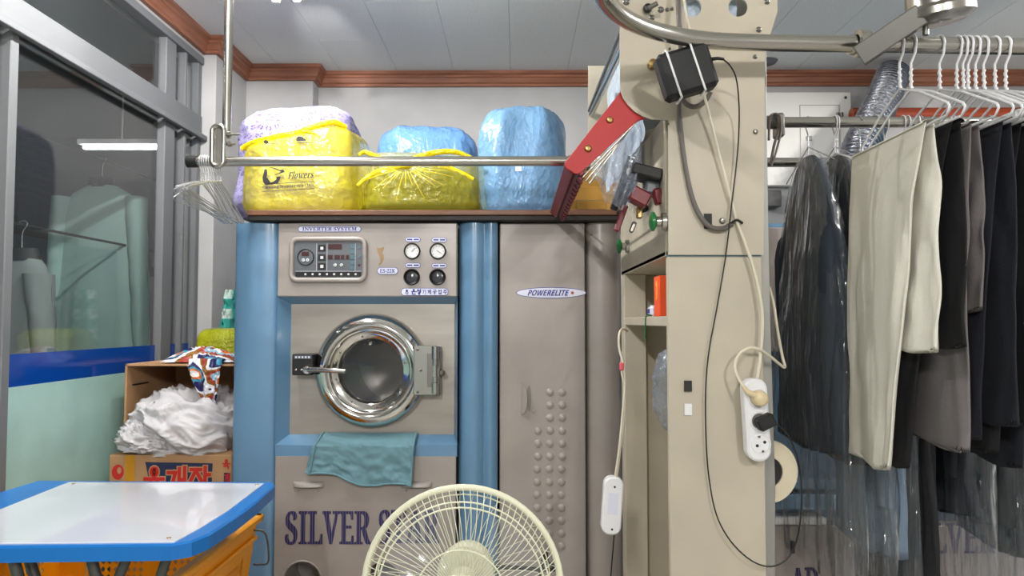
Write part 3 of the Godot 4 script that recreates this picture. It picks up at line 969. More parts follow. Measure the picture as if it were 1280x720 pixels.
	part("door_glass", mb().lathe([Vector2(0.0, 0.024), Vector2(0.06, 0.023), Vector2(0.112, 0.018)], rx, 48), M.port, door)
	for i in 8:
		var a := TAU * (i + 0.3) / 8.0
		part("door_bolt", mb().lathe([Vector2(0.0, 0.006), Vector2(0.003, 0.005), Vector2(0.0042, 0.0)], along(Vector3(dc.x + cos(a) * 0.124, dc.y + sin(a) * 0.124, zb + 0.0475), Vector3.BACK), 8), M.iron, door)
	part("drum", mb().lathe([Vector2(0.17, -0.03), Vector2(0.2, -0.08), Vector2(0.2, -0.7), Vector2(0.0, -0.7)], rx, 40), M.drum, t)
	part("drum_hub", mb().lathe([Vector2(0.0, 0.02), Vector2(0.01, 0.018), Vector2(0.014, 0.0), Vector2(0.014, -0.2)], Transform3D(rx.basis, spot(463, 428, 2.8)), 14), M.satin, t)
	for i in 3:
		var a := TAU * (i + 0.15) / 3.0
		part("drum_rib", mb().box(Vector3(dc.x + cos(a) * 0.175, dc.y + sin(a) * 0.175, zb - 0.36), Vector3(0.05, 0.03, 0.5), 0.01, Basis(Vector3.BACK, a)), M.drum, t)
	# hinge
	m = mb()
	bx(m, 517, 432, 545, 494, 2.57, 2.59, 0.002)
	var hg := part("hinge_plate", m, M.satin, t)
	m = mb()
	bx(m, 534, 442, 541, 484, 2.568, 2.572, 0.001)
	part("hinge_slot", m, M.iron, hg)
	m = mb()
	bx(m, 541, 433, 550, 495, 2.585, 2.64, 0.002)
	part("hinge_mount", m, M.iron, hg)
	for y in [[433, 449], [449.5, 457], [471, 478], [478.5, 492]]:
		m = mb().tube([spot(544, y[0], 2.568), spot(544, y[1], 2.568)], 0.0125 if y[0] < 440 or y[0] > 478 else 0.0095, 12)
		part("hinge_barrel", m, M.satin, hg)
	part("hinge_pin", mb().tube([spot(544, 456, 2.57), spot(544, 473, 2.57)], 0.005, 8), M.chrome, hg)
	part("hinge_knob", mb().lathe([Vector2(0.0, 0.018), Vector2(0.011, 0.016), Vector2(0.013, 0.004), Vector2(0.006, 0.0), Vector2(0.006, -0.03)], along(spot(551, 466, 2.6), Vector3(0.5, 0, 1)), 12), M.iron, hg)
	for q in [[522, 437], [522, 490], [526, 463]]:
		part("hinge_screw", mb().lathe([Vector2(0.0, 0.003), Vector2(0.004, 0.002), Vector2(0.005, 0.0)], along(spot(q[0], q[1], 2.569), Vector3.BACK), 8), M.iron, hg)
	# latch
	m = mb()
	bx(m, 365, 442.5, 391.5, 469, 2.575, 2.645, 0.003)
	var latch := part("door_latch", m, M.black, t, "black latch block")
	m = mb()
	bx(m, 367.5, 444.5, 389, 448.5, 2.573, 2.576, 0.0)
	part("latch_plate", m, M.panel_grey, latch)
	for i in 5:
		m = mb()
		bx(m, 369 + i * 4, 445.3, 371.2 + i * 4, 447.7, 2.5725, 2.574, 0.0)
		part("latch_mark", m, M.sticker, latch)
	part("door_handle", mb().tube(spl([spot(382, 462.5, 2.555), spot(392, 462, 2.535), spot(410, 463, 2.52), spot(431.5, 464, 2.52)], 4), 0.0105, 12, false, 0.0075), M.chrome, latch, "chrome lever handle")
	part("handle_boss", mb().lathe([Vector2(0.0, 0.022), Vector2(0.013, 0.02), Vector2(0.016, 0.008), Vector2(0.016, -0.02)], along(spot(385, 462, 2.56), Vector3.BACK), 16), M.satin, latch)
	for q in [[370, 462], [377, 462]]:
		part("latch_bolt", mb().lathe([Vector2(0.0, 0.004), Vector2(0.004, 0.003), Vector2(0.005, 0.0)], along(spot(q[0], q[1], 2.574), Vector3.BACK), 8), M.satin, latch)
	# control panel contents
	var zc := -2.585
	var cc := spot(412, 325, D)
	cc.z = zc
	var W := 98 * k
	var H := 58 * k
	m = mb()
	# raised bezel swept round a rounded rectangle
	var path := round_rect(W - 0.018, H - 0.018, 0.022, 6)
	var loop := []
	for p in path:
		loop.append(cc + Vector3(p.x, p.y, 0.004))
	m.tube(loop, 0.0095, 10, true)
	var bez := part("display_bezel", m, M.enamel, cp)
	part("display_board", mb().slab(round_rect(W - 0.024, H - 0.024, 0.004), 0.003, facing(cc + Vector3(0, 0, 0.001))), M.panel_grey, bez)
	var zz := 0.0035
	var at := func(u: float, w: float) -> Vector3:
		var q := spot(u, w, D)
		q.z = zc + zz
		return q
	for u in [397.5, 410.5, 445.5]:
		part("divider", mb().box((at.call(u, 322) as Vector3), Vector3(0.0012, 34 * k, 0.001), 0.0), M.sticker, bez)
	part("divider", mb().box((at.call(412, 339.5) as Vector3), Vector3(82 * k, 0.0012, 0.001), 0.0), M.sticker, bez)
	part("button_strip", mb().box((at.call(412, 343.2) as Vector3), Vector3(82 * k, 6 * k, 0.0012), 0.0), M.black, bez)
	part("dial_ring", mb().tube(range(20).map(func(i): return (at.call(384, 322) as Vector3) + Vector3(cos(TAU * i / 20), sin(TAU * i / 20), 0) * 10 * k), 0.0022, 6, true), M.black, bez)
	part("dial_display", mb().box((at.call(383.5, 318) as Vector3), Vector3(9 * k, 5 * k, 0.0015), 0.0), M.led_red, bez)
	for q in [[381, 325.5], [386.3, 325.5], [420.5, 331.7], [428.3, 331.7]]:
		part("round_button", mb().lathe([Vector2(0.0, 0.002), Vector2(0.0052, 0.0015), Vector2(0.0056, 0.0)], along(at.call(q[0], q[1]), Vector3.BACK), 14), M.white, bez)
		part("button_mark", mb().lathe([Vector2(0.0, 0.0022), Vector2(0.0018, 0.002), Vector2(0.002, 0.0012)], along(at.call(q[0], q[1]), Vector3.BACK), 8), M.black, bez)
	for q in [[404, 311, 2.0], [404, 322.5, 2.0], [404, 333.5, 2.2]]:
		part("mode_button", mb().box((at.call(q[0], q[1]) as Vector3), Vector3(q[2] * 1.8 * k, q[2] * 1.8 * k, 0.002), 0.0006), M.white, bez)
		part("mode_field", mb().box((at.call(q[0], q[1]) as Vector3) - Vector3(0, 0, 0.0006), Vector3(9.5 * k, 8.5 * k, 0.001), 0.0), M.black, bez)
	part("led_display", mb().box((at.call(420.5, 309) as Vector3), Vector3(17 * k, 6.4 * k, 0.0015), 0.0), M.led_red, bez)
	for q in [[414.5, 322, 6], [423, 322, 6.5], [429.8, 322, 4.2], [435.8, 322, 3.6]]:
		part("led_display", mb().box((at.call(q[0], q[1]) as Vector3), Vector3(q[2] * k, 5.4 * k, 0.0015), 0.0), M.led_red, bez)
	for i in 5:
		part("program_key", mb().box((at.call(442, 308.5 + i * 6.7) as Vector3), Vector3(4.6 * k, 5.2 * k, 0.0016), 0.0004), M.panel_teal, bez)
	for i in 3:
		part("side_key", mb().lathe([Vector2(0.0, 0.0016), Vector2(0.0042, 0.0014), Vector2(0.0046, 0.0)], along(at.call(450.3, 310 + i * 11.0), Vector3.BACK), 12), M.led_red if i == 2 else M.panel_teal, bez)
	for i in 8:
		part("lower_key", mb().lathe([Vector2(0.0, 0.002), Vector2(0.0038, 0.0016), Vector2(0.004, 0.0)], along(at.call(383.7 + i * 8.9, 343.2), Vector3.BACK), 10), M.white, bez)
	# stickers, gauges, sight holes
	var lab := pill(cp, "name_sticker", 413.5, 287, 79, 7.5, zc + 0.001, "white sticker with blue lettering")
	part("sticker_lettering", letters(mb(), "INVERTER SYSTEM", "Droid Serif", Vector3(spot(413.5, 287, D).x, spot(413.5, 287, D).y, zc + 0.0028), 68 * k, 4.6 * k), M.ink, lab)
	lab = pill(cp, "model_sticker", 485.5, 339, 26, 9, zc + 0.001, "oval model sticker")
	part("sticker_lettering", letters(mb(), "ES-22K", "Droid Serif", Vector3(spot(485.5, 339, D).x, spot(485.5, 339, D).y, zc + 0.0028), 19 * k, 5 * k), M.ink, lab)
	for q in [[517, 300], [549.5, 300.5], [517, 332], [549.5, 332.5]]:
		lab = pill(cp, "gauge_sticker", q[0], q[1], 19, 6, zc + 0.001)
		for i in 2:
			part("sticker_bar", mb().box(Vector3(spot(q[0] - 4 + i * 8.2, q[1], D).x, spot(q[0], q[1], D).y, zc + 0.0024), Vector3(6.5 * k, 1.7 * k, 0.0006), 0.0), M.ink, lab)
	for q in [516, 548]:
		var g0 := spot(q, 314.5, D)
		g0.z = zc
		var ga := part("gauge", mb().lathe([Vector2(0.0225, 0.0), Vector2(0.029, 0.0), Vector2(0.029, 0.008), Vector2(0.027, 0.011), Vector2(0.0245, 0.01), Vector2(0.0235, 0.003)], along(g0, Vector3.BACK), 32), M.black, cp, "round gauge with black rim")
		part("gauge_face", mb().lathe([Vector2(0.0, 0.003), Vector2(0.0245, 0.003)], along(g0, Vector3.BACK), 32), M.white, ga)
		for i in 9:
			var a := PI * 0.25 * (i - 1.0) * 0.8
			part("gauge_tick", mb().box(g0 + Vector3(cos(a) * 0.019, sin(a) * 0.019, 0.0034), Vector3(0.004, 0.001, 0.0006), 0.0, Basis(Vector3.BACK, a)), M.black, ga)
		part("gauge_needle", mb().box(g0 + Vector3(0.004, 0.004 if q == 516 else -0.003, 0.0042), Vector3(0.018, 0.0016, 0.0008), 0.0, Basis(Vector3.BACK, 0.8 if q == 516 else -0.6)), M.black, ga)
		var h0 := spot(q - 0.5, 346.5, D)
		h0.z = zc
		part("sight_hole", mb().lathe([Vector2(0.029, 0.0), Vector2(0.0285, 0.008), Vector2(0.026, 0.011), Vector2(0.021, 0.008), Vector2(0.0195, 0.001)], along(h0, Vector3.BACK), 28), M.black, cp, "dark sight glass")
		part("sight_glass", mb().lathe([Vector2(0.0, 0.005), Vector2(0.01, 0.0045), Vector2(0.02, 0.0025)], along(h0, Vector3.BACK), 24), M.sight, cp)
	# torn remains of a sticker
	var rag := PackedVector2Array()
	for q in [[472, 309], [474, 311], [478, 310], [481, 309], [480, 313], [478, 317], [481, 320], [480.5, 325], [478, 330], [475, 333], [474, 331], [476.5, 327], [475.5, 321], [473, 316]]:
		var s := spot(q[0], q[1], D)
		rag.append(Vector2(s.x, s.y))
	part("torn_sticker", mb().slab(rag, 0.0008, facing(Vector3(0, 0, zc + 0.0006))), M.tape, cp, "brown remains of a torn sticker")
	# the maker's plate in Korean letters
	lab = pill(cp, "maker_sticker", 531.5, 365, 59, 9.5, zc + 0.001, "white plate with blue Korean lettering")
	var word := ["eun", "seong", "gi", "gye", "gong", "eop", "ju"]
	for i in word.size():
		var c := spot(518 + i * 6.5, 365, D)
		c.z = zc + 0.0026
		part("sticker_lettering", strokes(mb(), HAN[word[i]], c, (5.6 if i < 2 else 4.8) * k, (6.2 if i < 2 else 5.4) * k, (1.2 if i < 2 else 0.75) * k), M.ink, lab)
	var em := spot(509.5, 365, D)
	em.z = zc + 0.0024
	part("emblem", mb().lathe([Vector2(0.0, 0.0008), Vector2(0.0042, 0.0008), Vector2(0.0042, 0.0)], along(em + Vector3(0, 0.004, 0), Vector3.BACK), 12).lathe([Vector2(0.003, 0.0008), Vector2(0.0055, 0.0008), Vector2(0.0055, 0.0)], along(em - Vector3(0, 0.004, 0), Vector3.BACK), 12), M.ink, lab)
	# lower panel
	m = mb()
	bx(m, 343.5, 570.5, 569.5, 694, 2.59, 2.7, 0.0)
	var py1 := spot(456, 694, 2.59).y + 0.0004
	var py0 := spot(456, 900, D).y
	var ports := [[379.0, 724.0, 22.5, 343.5, 430.0], [479.0, 722.0, 20.0, 430.0, 569.5]]
	for q in ports:
		var h := spot(q[0], q[1], D)
		m.holed(spot(q[3], 632, 2.59).x, py0, spot(q[4], 632, 2.59).x, py1, Vector2(h.x, h.y), q[2] * k, -2.59, 0.02)
	var lp := part("lower_panel", m, M.enamel, t)
	var zp := -2.59
	var s0 := spot(411, 659, D)
	part("lettering", letters(mb(), "SILVER", "Droid Serif", Vector3(s0.x, s0.y, zp + 0.0006), 105 * k, 41 * k, 0.001, 0.0, 700, Basis.IDENTITY, 0.0016), M.navy, lp, "navy striped slab lettering")
	s0 = spot(511.5, 657.5, D)
	part("lettering", letters(mb(), "STAR", "Droid Serif", Vector3(s0.x, s0.y, zp + 0.0006), 74 * k, 41 * k, 0.001, 0.0, 700, Basis.IDENTITY, 0.0016), M.navy, lp, "navy striped slab lettering")
	for q in [387, 521]:
		var h := spot(q, 603, D)
		h.z = zp
		part("pull_hood", mb().grid(20, 10, func(u: float, v: float):
			var a: float = PI * u
			return h + Vector3(-cos(a) * 0.054, 0.018 * sin(v * PI * 0.5) - 0.012, 0.02 * cos(v * PI * 0.5) * sin(a) + 0.0005)), M.enamel, lp)
		part("pull_recess", mb().box(h + Vector3(0, -0.0135, 0.004), Vector3(0.1, 0.0025, 0.012), 0.0005), M.iron, lp)
		part("pull_lip", mb().tube(spl([h + Vector3(-0.034, -0.03, 0.001), h + Vector3(-0.03, -0.021, 0.004), h + Vector3(0.03, -0.021, 0.004), h + Vector3(0.034, -0.03, 0.001)], 3), 0.003, 6), M.enamel, lp)
	for q in ports:
		var h := spot(q[0], q[1], D)
		h.z = zp
		part("round_port", mb().lathe([Vector2(q[2] * k + 0.006, 0.0), Vector2(q[2] * k + 0.003, 0.006), Vector2(q[2] * k, 0.004)], along(h, Vector3.BACK), 36), M.enamel, lp)
		part("port_well", mb().lathe([Vector2(q[2] * k, -0.018), Vector2(q[2] * k, -0.16), Vector2(0.0, -0.16)], along(h, Vector3.BACK), 36), M.enamel, lp)
	# tower details
	var zt := -2.605
	var bump := mb().lathe([Vector2(0.0, 0.0055), Vector2(0.006, 0.005), Vector2(0.011, 0.003), Vector2(0.0145, 0.0)], along(Vector3.ZERO, Vector3.BACK), 14).commit()
	for r in 13:
		var y := 490.5 + r * 16.05
		for c in 3:
			if c == 0 and (r < 3 or r > 10) or c == 1 and r > 11:
				continue
			var p := spot(672.5 + c * 15.2 - (1.0 if r > 5 else 0.0), y, 2.605)
			inst("round_boss", bump, M.enamel, tower, Transform3D(Basis.IDENTITY, Vector3(p.x, p.y, zt)))
	var hp := spot(657, 498, 2.605)
	part("pull_shell", mb().grid(14, 16, func(u: float, v: float):
		var a: float = PI * v
		return Vector3(hp.x - 0.016 + 0.022 * u * sin(a), hp.y + cos(a) * 0.056, zt + 0.022 * pow(u, 0.6) * pow(sin(a), 0.6))), M.enamel, tower)
	part("pull_recess", mb().slab(ellipse(0.008, 0.045, 20), 0.002, facing(Vector3(hp.x + 0.012, hp.y, zt))), M.iron, tower)
	part("pull_screw", mb().lathe([Vector2(0.0, 0.004), Vector2(0.005, 0.003), Vector2(0.006, 0.0)], along(spot(667, 514, 2.605), Vector3.BACK), 10), M.enamel, tower)
	var ov := spot(689, 366, 2.605)
	ov.z = zt
	lab = part("oval_sticker", mb().slab(ellipse(44 * k, 7 * k), 0.0012, facing(ov)), M.ink, tower, "white oval sticker with slanted blue lettering")
	part("sticker_face", mb().slab(ellipse(43.2 * k, 6.2 * k), 0.0012, facing(ov + Vector3(0, 0, 0.0008))), M.sticker, lab)
	part("sticker_lettering", letters(mb(), "POWERELITE", "Droid Sans", ov + Vector3(-3.5 * k, 0, 0.0022), 50 * k, 7.2 * k, 0.0008, 0.35), M.ink, lab)
	for i in 5:
		var a := TAU * i / 5
		part("sticker_star", mb().box(ov + Vector3(26.5 * k + cos(a) * 1.2 * k, sin(a) * 1.2 * k, 0.002), Vector3(2.6 * k, 0.9 * k, 0.0008), 0.0, Basis(Vector3.BACK, a)), M.red_ink, lab)
	# towel over the sill
	var f := nz(41, 6.0, 3)
	var tw := thing("towel", "teal terry towel folded over the sill below the round door", "towel", spot(455, 603, 2.57))
	var tl := spot(399, 545, D).x
	var tr := spot(521, 545, D).x
	var y0 := spot(460, 545, D).y
	var cloth := func(u: float, v: float, lift: float) -> Vector3:
		var x := lerpf(tl, tr, u)
		# runs forward down the sloped sill, then hangs
		var s := v * 0.205
		var spread := (u - 0.5) * 2.0
		var len_u := lerpf(0.165, 0.21, clampf(u * 1.15, 0, 1)) - 0.012 * sin(u * 9.0)
		s = v * len_u
		var q: Vector3
		if s < 0.06:
			q = Vector3(x, y0 - s * 0.5 + 0.004, -2.645 + s * 0.94)
		else:
			q = Vector3(x, y0 - 0.026 - (s - 0.06), -2.578)
		q.x += -0.03 * v * (1.0 - u) * (1.0 - u) - 0.01 * v * u
		q.z += f.get_noise_2d(u * 0.9, v * 0.7) * 0.014 * v + lift + 0.006
		q.y += lift * 0.5
		return q
	part("front_layer", mb().grid(44, 30, func(u: float, v: float): return cloth.call(u, v, 0.006)), M.towel, tw)
	part("back_layer", mb().grid(20, 14, func(u: float, v: float): return cloth.call(u * 1.0 - 0.035 * v, v * 0.93, 0.0)), M.towel, tw)
	for e in [0.02, 0.985]:
		part("hem", mb().tube(range(16).map(func(i): return cloth.call(e, i / 15.0, 0.009)), 0.004, 6), M.towel, tw)
	part("hem", mb().tube(range(30).map(func(i): return cloth.call(i / 29.0, 0.985, 0.008)), 0.004, 6), M.towel, tw)


func second_machine() -> void:
	var D := 2.6
	var k := D / FOCAL
	var t := thing("second_cleaning_machine", "second blue and grey cleaning machine behind the plastic covered garments", "cleaning machine", Vector3(1.52, 0, -3.2))
	var top := 1.86
	part("blue_cabinet", mb().box(Vector3(1.52, top * 0.5 + 0.02, -3.2), Vector3(1.34, top - 0.04, 1.0), 0.01), M.blue, t)
	part("plinth", mb().box(Vector3(1.52, 0.02, -3.2), Vector3(1.28, 0.04, 0.94), 0.0), M.dark, t)
	var m := mb()
	bx(m, 955, 284, 1300, 440, 2.66, 2.7, 0.004)
	part("upper_panel", m, M.enamel, t)
	m = mb()
	bx(m, 1090, 450, 1300, 640, 2.66, 2.7, 0.004)
	part("steel_panel", m, M.steel, t)
	for y in [[600, 612], [618, 638]]:
		m = mb()
		bx(m, 950, y[0], 1088, y[1], 2.64, 2.7, 0.006)
		part("front_moulding", m, M.blue, t)
	m = mb()
	bx(m, 950, 648, 1034, 656, 2.62, 2.7, 0.003)
	part("trim_strip", m, M.white, t)
	m = mb()
	bx(m, 950, 657, 1320, 900, 2.63, 2.7, 0.004)
	var lp := part("lower_panel", m, M.enamel, t)
	var q := spot(1218, 673, 2.63)
	part("lettering", letters(mb(), "SILVER", "Droid Serif", Vector3(spot(1190, 673, 2.63).x, q.y, -2.6294), 105 * k, 38 * k, 0.001, 0.0, 700, Basis.IDENTITY, 0.0016), M.navy, lp, "navy striped slab lettering")
	part("lettering", letters(mb(), "STAR", "Droid Serif", Vector3(spot(1292, 673, 2.63).x, q.y, -2.6294), 74 * k, 38 * k, 0.001, 0.0, 700, Basis.IDENTITY, 0.0016), M.navy, lp, "navy striped slab lettering")
	part("lettering", letters(mb(), "AD", "Droid Serif", spot(1006, 729, 2.6285), 34 * k, 38 * k, 0.001, 0.0, 700, Basis.IDENTITY, 0.0016), M.navy, lp, "navy striped slab lettering")
	m = mb()
	bx(m, 989, 677, 994, 692, 2.62, 2.63, 0.002)
	part("panel_clip", m, M.black, lp)


# a stuffed bundle: rounded block with a flat base, from x0..x1, y0..y1, and depths d0..d1
func bundle(x0: float, x1: float, y0: float, y1: float, d0: float, d1: float, seed_: int, amp: float, ex := 0.55, ev := 0.5, nu := 64, nv := 36, vert := 1.0, lift = null) -> MB:
	var f := nz(seed_, 5.0, 3, true)
	var f2 := nz(seed_ + 7, 2.2, 2)
	var c := Vector3((x0 + x1) * 0.5, y0, -(d0 + d1) * 0.5)
	var a := (x1 - x0) * 0.5
	var b := (d1 - d0) * 0.5
	return mb().grid(nu, nv, func(u: float, v: float):
		var an: float = u * TAU
		var dx := sp(cos(an), ex)
		var dz := sp(sin(an), ex)
		var ph: float = v * PI * 0.5
		# v: 0 base centre .. base rim .. side .. crown
		var r: float
		var h: float
		if v < 0.12:
			r = v / 0.12 * 0.94
			h = 0.0
		else:
			var q := (v - 0.12) / 0.88
			var s := q * PI
			r = pow(maxf(sin(clampf(0.16 * PI + q * 0.84 * PI, 0, PI)), 0.0), ev * 0.7) if q < 1.0 else 0.0
			r = lerpf(0.94, r, clampf(q * 5.0, 0, 1))
			h = 0.5 - 0.5 * sp(cos(s), ev)
		var p := Vector3(dx * a * r, h * (y1 - y0), dz * b * r)
		if v > 0.12:
			var k := f.get_noise_3d(p.x * 1.4 + 9.0, p.y * vert, p.z * 1.4) * amp + f2.get_noise_3d(p.x, p.y, p.z) * amp * 1.6
			var o := Vector3(dx, 0.7 * (h - 0.4), dz).normalized()
			p += o * k * minf(1.0, h * 8.0)
		if lift != null:
			p.y += lift.call((dx * r + 1.0) * 0.5, h)
		return c + p, true)


func shelf_and_bundles() -> void:
	var y := spot(500, 262.5, 2.55).y
	var low := spot(465, 278, 2.6).y + 0.001
	var l := spot(308, 270, 2.55).x
	var r := 0.42
	var sh := thing("wooden_shelf", "long brown wooden shelf on top of the cleaning machine", "shelf", Vector3((l + r) * 0.5, low, -3.0))
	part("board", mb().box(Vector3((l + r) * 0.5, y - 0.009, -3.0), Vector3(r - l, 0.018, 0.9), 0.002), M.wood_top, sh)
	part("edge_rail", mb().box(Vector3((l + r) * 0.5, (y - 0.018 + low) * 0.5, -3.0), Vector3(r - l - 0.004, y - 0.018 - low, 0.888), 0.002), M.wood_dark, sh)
	var base := y
	# leopard blanket in a yellow bag
	var g := "laundry bundles on the shelf"
	var b := bundle(spot(306, 200, 2.85).x, spot(448, 200, 2.85).x, base, spot(400, 141, 2.85).y, 2.68, 3.14, 51, 0.012, 0.5, 0.42, 64, 36, 1.0, func(x: float, h: float): return -0.03 * h * (1.0 - x) * (1.0 - x))
	solo("leopard_blanket", b, M.leopard, "lavender leopard print blanket rising out of the printed yellow bag", "blanket", g)
	var yb := thing("printed_yellow_bag", "bright yellow plastic laundry bag with a printed lady emblem", "laundry bag", Vector3(spot(370, 220, 2.64).x, base, -2.85), g)
	part("film", bundle(spot(296, 210, 2.62).x, spot(444, 210, 2.62).x, base, spot(400, 154, 2.66).y, 2.6, 3.0, 52, 0.008, 0.42, 0.36, 72, 40, 0.6, func(x: float, h: float): return -0.055 * h * h * (1.0 - smoothstep(0.2, 0.8, x))), M.yellow_film, yb)
	var kf := nz(53, 9.0, 2)
	part("rolled_edge", mb().tube(spl([spot(303, 186, 2.66), spot(318, 178, 2.64), spot(345, 171, 2.63), spot(372, 166, 2.625), spot(384, 161, 2.62), spot(400, 156, 2.63), spot(418, 153, 2.64), spot(432, 160, 2.67)], 5), 0.011, 8), M.yellow_knot, yb)
	part("rolled_edge", mb().tube(spl([spot(376, 164, 2.617), spot(390, 166, 2.612), spot(402, 172, 2.61), spot(412, 182, 2.61)], 4), 0.007, 8, false, 0.002), M.yellow_knot, yb)
	# print on the bag, on a plane that leans on the front face
	var zp := -2.584
	var k := 2.584 / FOCAL
	var pr := func(u: float, w: float) -> Vector3:
		var q := spot(u, w, 2.584)
		q.z = zp
		return q
	var tilt := Basis(Vector3.BACK, 0.055)
	part("print", letters(mb(), "Cleaning Membership Club", "Droid Serif", pr.call(360, 233), 64 * k, 5.2 * k, 0.0005, 0.0, 700, tilt), M.dark, yb)
	part("print", letters(mb(), "Flowers", "Droid Serif", pr.call(376.5, 218.5), 32 * k, 9 * k, 0.0005, 0.35, 700, tilt), M.dark, yb)
	for q in [[360, 228.6], [360, 237.6]]:
		part("print_line", mb().box(pr.call(q[0], q[1]), Vector3(66 * k, 0.6 * k, 0.0005), 0.0, tilt), M.dark, yb)
	var shape := func(pts: Array) -> PackedVector2Array:
		var o := PackedVector2Array()
		for q in pts:
			var s: Vector3 = pr.call(q[0], q[1])
			o.append(Vector2(s.x, s.y))
		return o
	var fl := facing(Vector3(0, 0, zp))
	part("print_emblem", mb().slab(shape.call([[328, 222], [329.5, 217], [330.5, 212], [333, 211], [334, 214], [334, 219], [333, 221], [336, 225], [338.5, 228.3], [342, 226.5], [345.5, 224.5], [345.5, 221], [351, 220.4], [350, 224], [347, 229.3], [340, 230.6], [332, 231.2], [329, 228]]), 0.0005, fl), M.dark, yb, "dark printed bust of a lady")
	part("print_emblem", mb().slab(shape.call([[334, 210], [340, 209.2], [344, 210], [350, 213], [354, 212], [356, 215], [350, 217], [344, 219], [343, 218.6], [349, 216], [351, 214.6], [344, 211.4], [340, 210.2]]), 0.0005, fl), M.dark, yb)
	part("print_emblem", mb().slab(shape.call([[328, 176], [331, 174], [334, 175], [335, 178], [332, 179.5], [329, 178]]), 0.0005, facing(Vector3(0, 0, -2.592))), M.dark, yb)
	part("print_emblem", mb().slab(shape.call([[369, 173], [372, 169.5], [376, 169.5], [379, 172], [382, 174], [381, 176], [370, 176]]), 0.0005, facing(Vector3(0, 0, -2.592))), M.dark, yb)
	for q in [[342.5, 176.5, 14], [343, 179, 11], [380, 178, 22]]:
		var s: Vector3 = pr.call(q[0], q[1])
		s.z = -2.592
		part("print_line", mb().box(s, Vector3(q[2] * k, 0.7 * k, 0.0005), 0.0), M.dark, yb)
	# olive quilt in a yellow bag
	solo("olive_quilt", bundle(spot(452, 240, 2.7).x, spot(600, 240, 2.7).x, base, spot(520, 208, 2.7).y, 2.66, 3.0, 55, 0.012, 0.5, 0.45), M.olive_quilt, "dark olive quilt showing through the knotted yellow bag", "quilt", g)
	var y2 := thing("knotted_yellow_bag", "yellow plastic laundry bag tied with its handles on top", "laundry bag", Vector3(spot(525, 220, 2.64).x, base, -2.8), g)
	part("film", bundle(spot(440, 230, 2.62).x, spot(611, 230, 2.62).x, base, spot(520, 192, 2.66).y, 2.59, 3.04, 56, 0.014, 0.5, 0.5, 84, 40, 0.35), M.yellow_thin, y2)
	for s in [[[505, 206], [488, 203], [470, 196], [456, 190], [449, 194]], [[508, 206], [530, 204], [552, 207], [575, 215], [592, 224]], [[506, 205], [525, 196], [548, 190], [570, 190], [588, 197], [600, 206]], [[504, 206], [480, 212], [462, 220], [447, 232]]]:
		var pts := []
		for q in s:
			pts.append(spot(q[0], q[1], 2.6))
		part("handle", mb().tube(spl(pts, 5), 0.013, 8, false, 0.006), M.yellow_knot, y2)
	part("knot", bundle(spot(499, 207, 2.6).x, spot(513, 207, 2.6).x, spot(505, 211, 2.6).y, spot(505, 202, 2.6).y, 2.575, 2.615, 57, 0.004, 0.8, 0.7, 20, 14), M.yellow_knot, y2)
	# creases fanning out from the knot
	for i in 17:
		var a := PI * (0.02 + 0.96 * i / 16.0)
		var rr := 26.0 + 14.0 * sin(i * 2.3)
		var p0 := spot(507 + cos(a) * 14, 210 + sin(a) * 5, 2.593)
		var p1 := spot(507 + cos(a) * (rr + 26), 212 + sin(a) * rr, 2.586 + 0.012 * absf(cos(a)))
		part("crease", mb().tube([p0, (p0 + p1) * 0.5 + Vector3(0, 0, 0.006), p1], 0.0024, 5, false, 0.0008), M.yellow_film, y2)
	# blue film bundles
	gathered("blue_laundry_bundle", spot(454, 200, 2.95).x, spot(596, 200, 2.95).x, base, spot(525, 149, 3.05).y, 3.06, 3.5, 58, M.blue_bag_dark, "round blue plastic wrapped bundle behind the knotted yellow bag", g)
	var d := gathered("blue_laundry_bundle", spot(597, 200, 2.66).x, spot(711, 200, 2.66).x, base, spot(650, 142, 2.8).y, 2.6, 3.04, 60, M.blue_bag, "tall pale blue plastic wrapped bundle beside the red sealing arm", g)
	part("paper_tag", mb().box(spot(648, 211, 2.588), Vector3(0.022, 0.017, 0.001), 0.0), M.white, d)
	# cartons at the end of the shelf
	var q0 := thing("shelf_carton", "yellow-brown carton with a printed panel at the shelf end", "carton", spot(735, 268, 2.75), "cartons on the shelf")
	var m := mb()
	var w0 := spot(697, 250, 2.75).x
	var w1 := 0.41
	var ct := spot(735, 233, 2.75).y
	m.box(Vector3((w0 + w1) * 0.5, (base + ct) * 0.5, -2.95), Vector3(w1 - w0, ct - base, 0.4), 0.002)
	part("carton_body", m, M.carton_yellow, q0)
	m = mb()
	bx(m, 720, 250, 758, 262, 2.7485, 2.75, 0.0)
	part("printed_frame", m, M.tape, q0)
	m = mb()
	bx(m, 721, 251, 757, 261, 2.7478, 2.749, 0.0)
	part("printed_panel", m, M.carton_yellow, q0)
	var q1 := thing("shelf_carton", "smaller yellow-brown carton lying on the printed carton", "carton", Vector3((w0 + w1) * 0.5, ct, -2.95), "cartons on the shelf")
	part("carton_body", mb().box(Vector3((w0 + w1) * 0.5 + 0.02, ct + 0.065, -2.97), Vector3(w1 - w0 - 0.05, 0.13, 0.34), 0.002), M.carton_yellow, q1)
	part("sealing_tape", mb().box(Vector3((w0 + w1) * 0.5 + 0.02, ct + 0.11, -2.7995), Vector3(0.05, 0.04, 0.001), 0.0), M.tape, q1)


func gathered(called: String, x0: float, x1: float, y0: float, y1: float, d0: float, d1: float, seed_: int, mt: Material, label: String, group: String) -> Node3D:
	var t := thing(called, label, "laundry bundle", Vector3((x0 + x1) * 0.5, y0, -(d0 + d1) * 0.5), group)
	part("wrapped_bundle", bundle(x0, x1, y0, y1, d0, d1, seed_, 0.016, 0.6, 0.5, 84, 44, 0.3), mt, t)
	return t


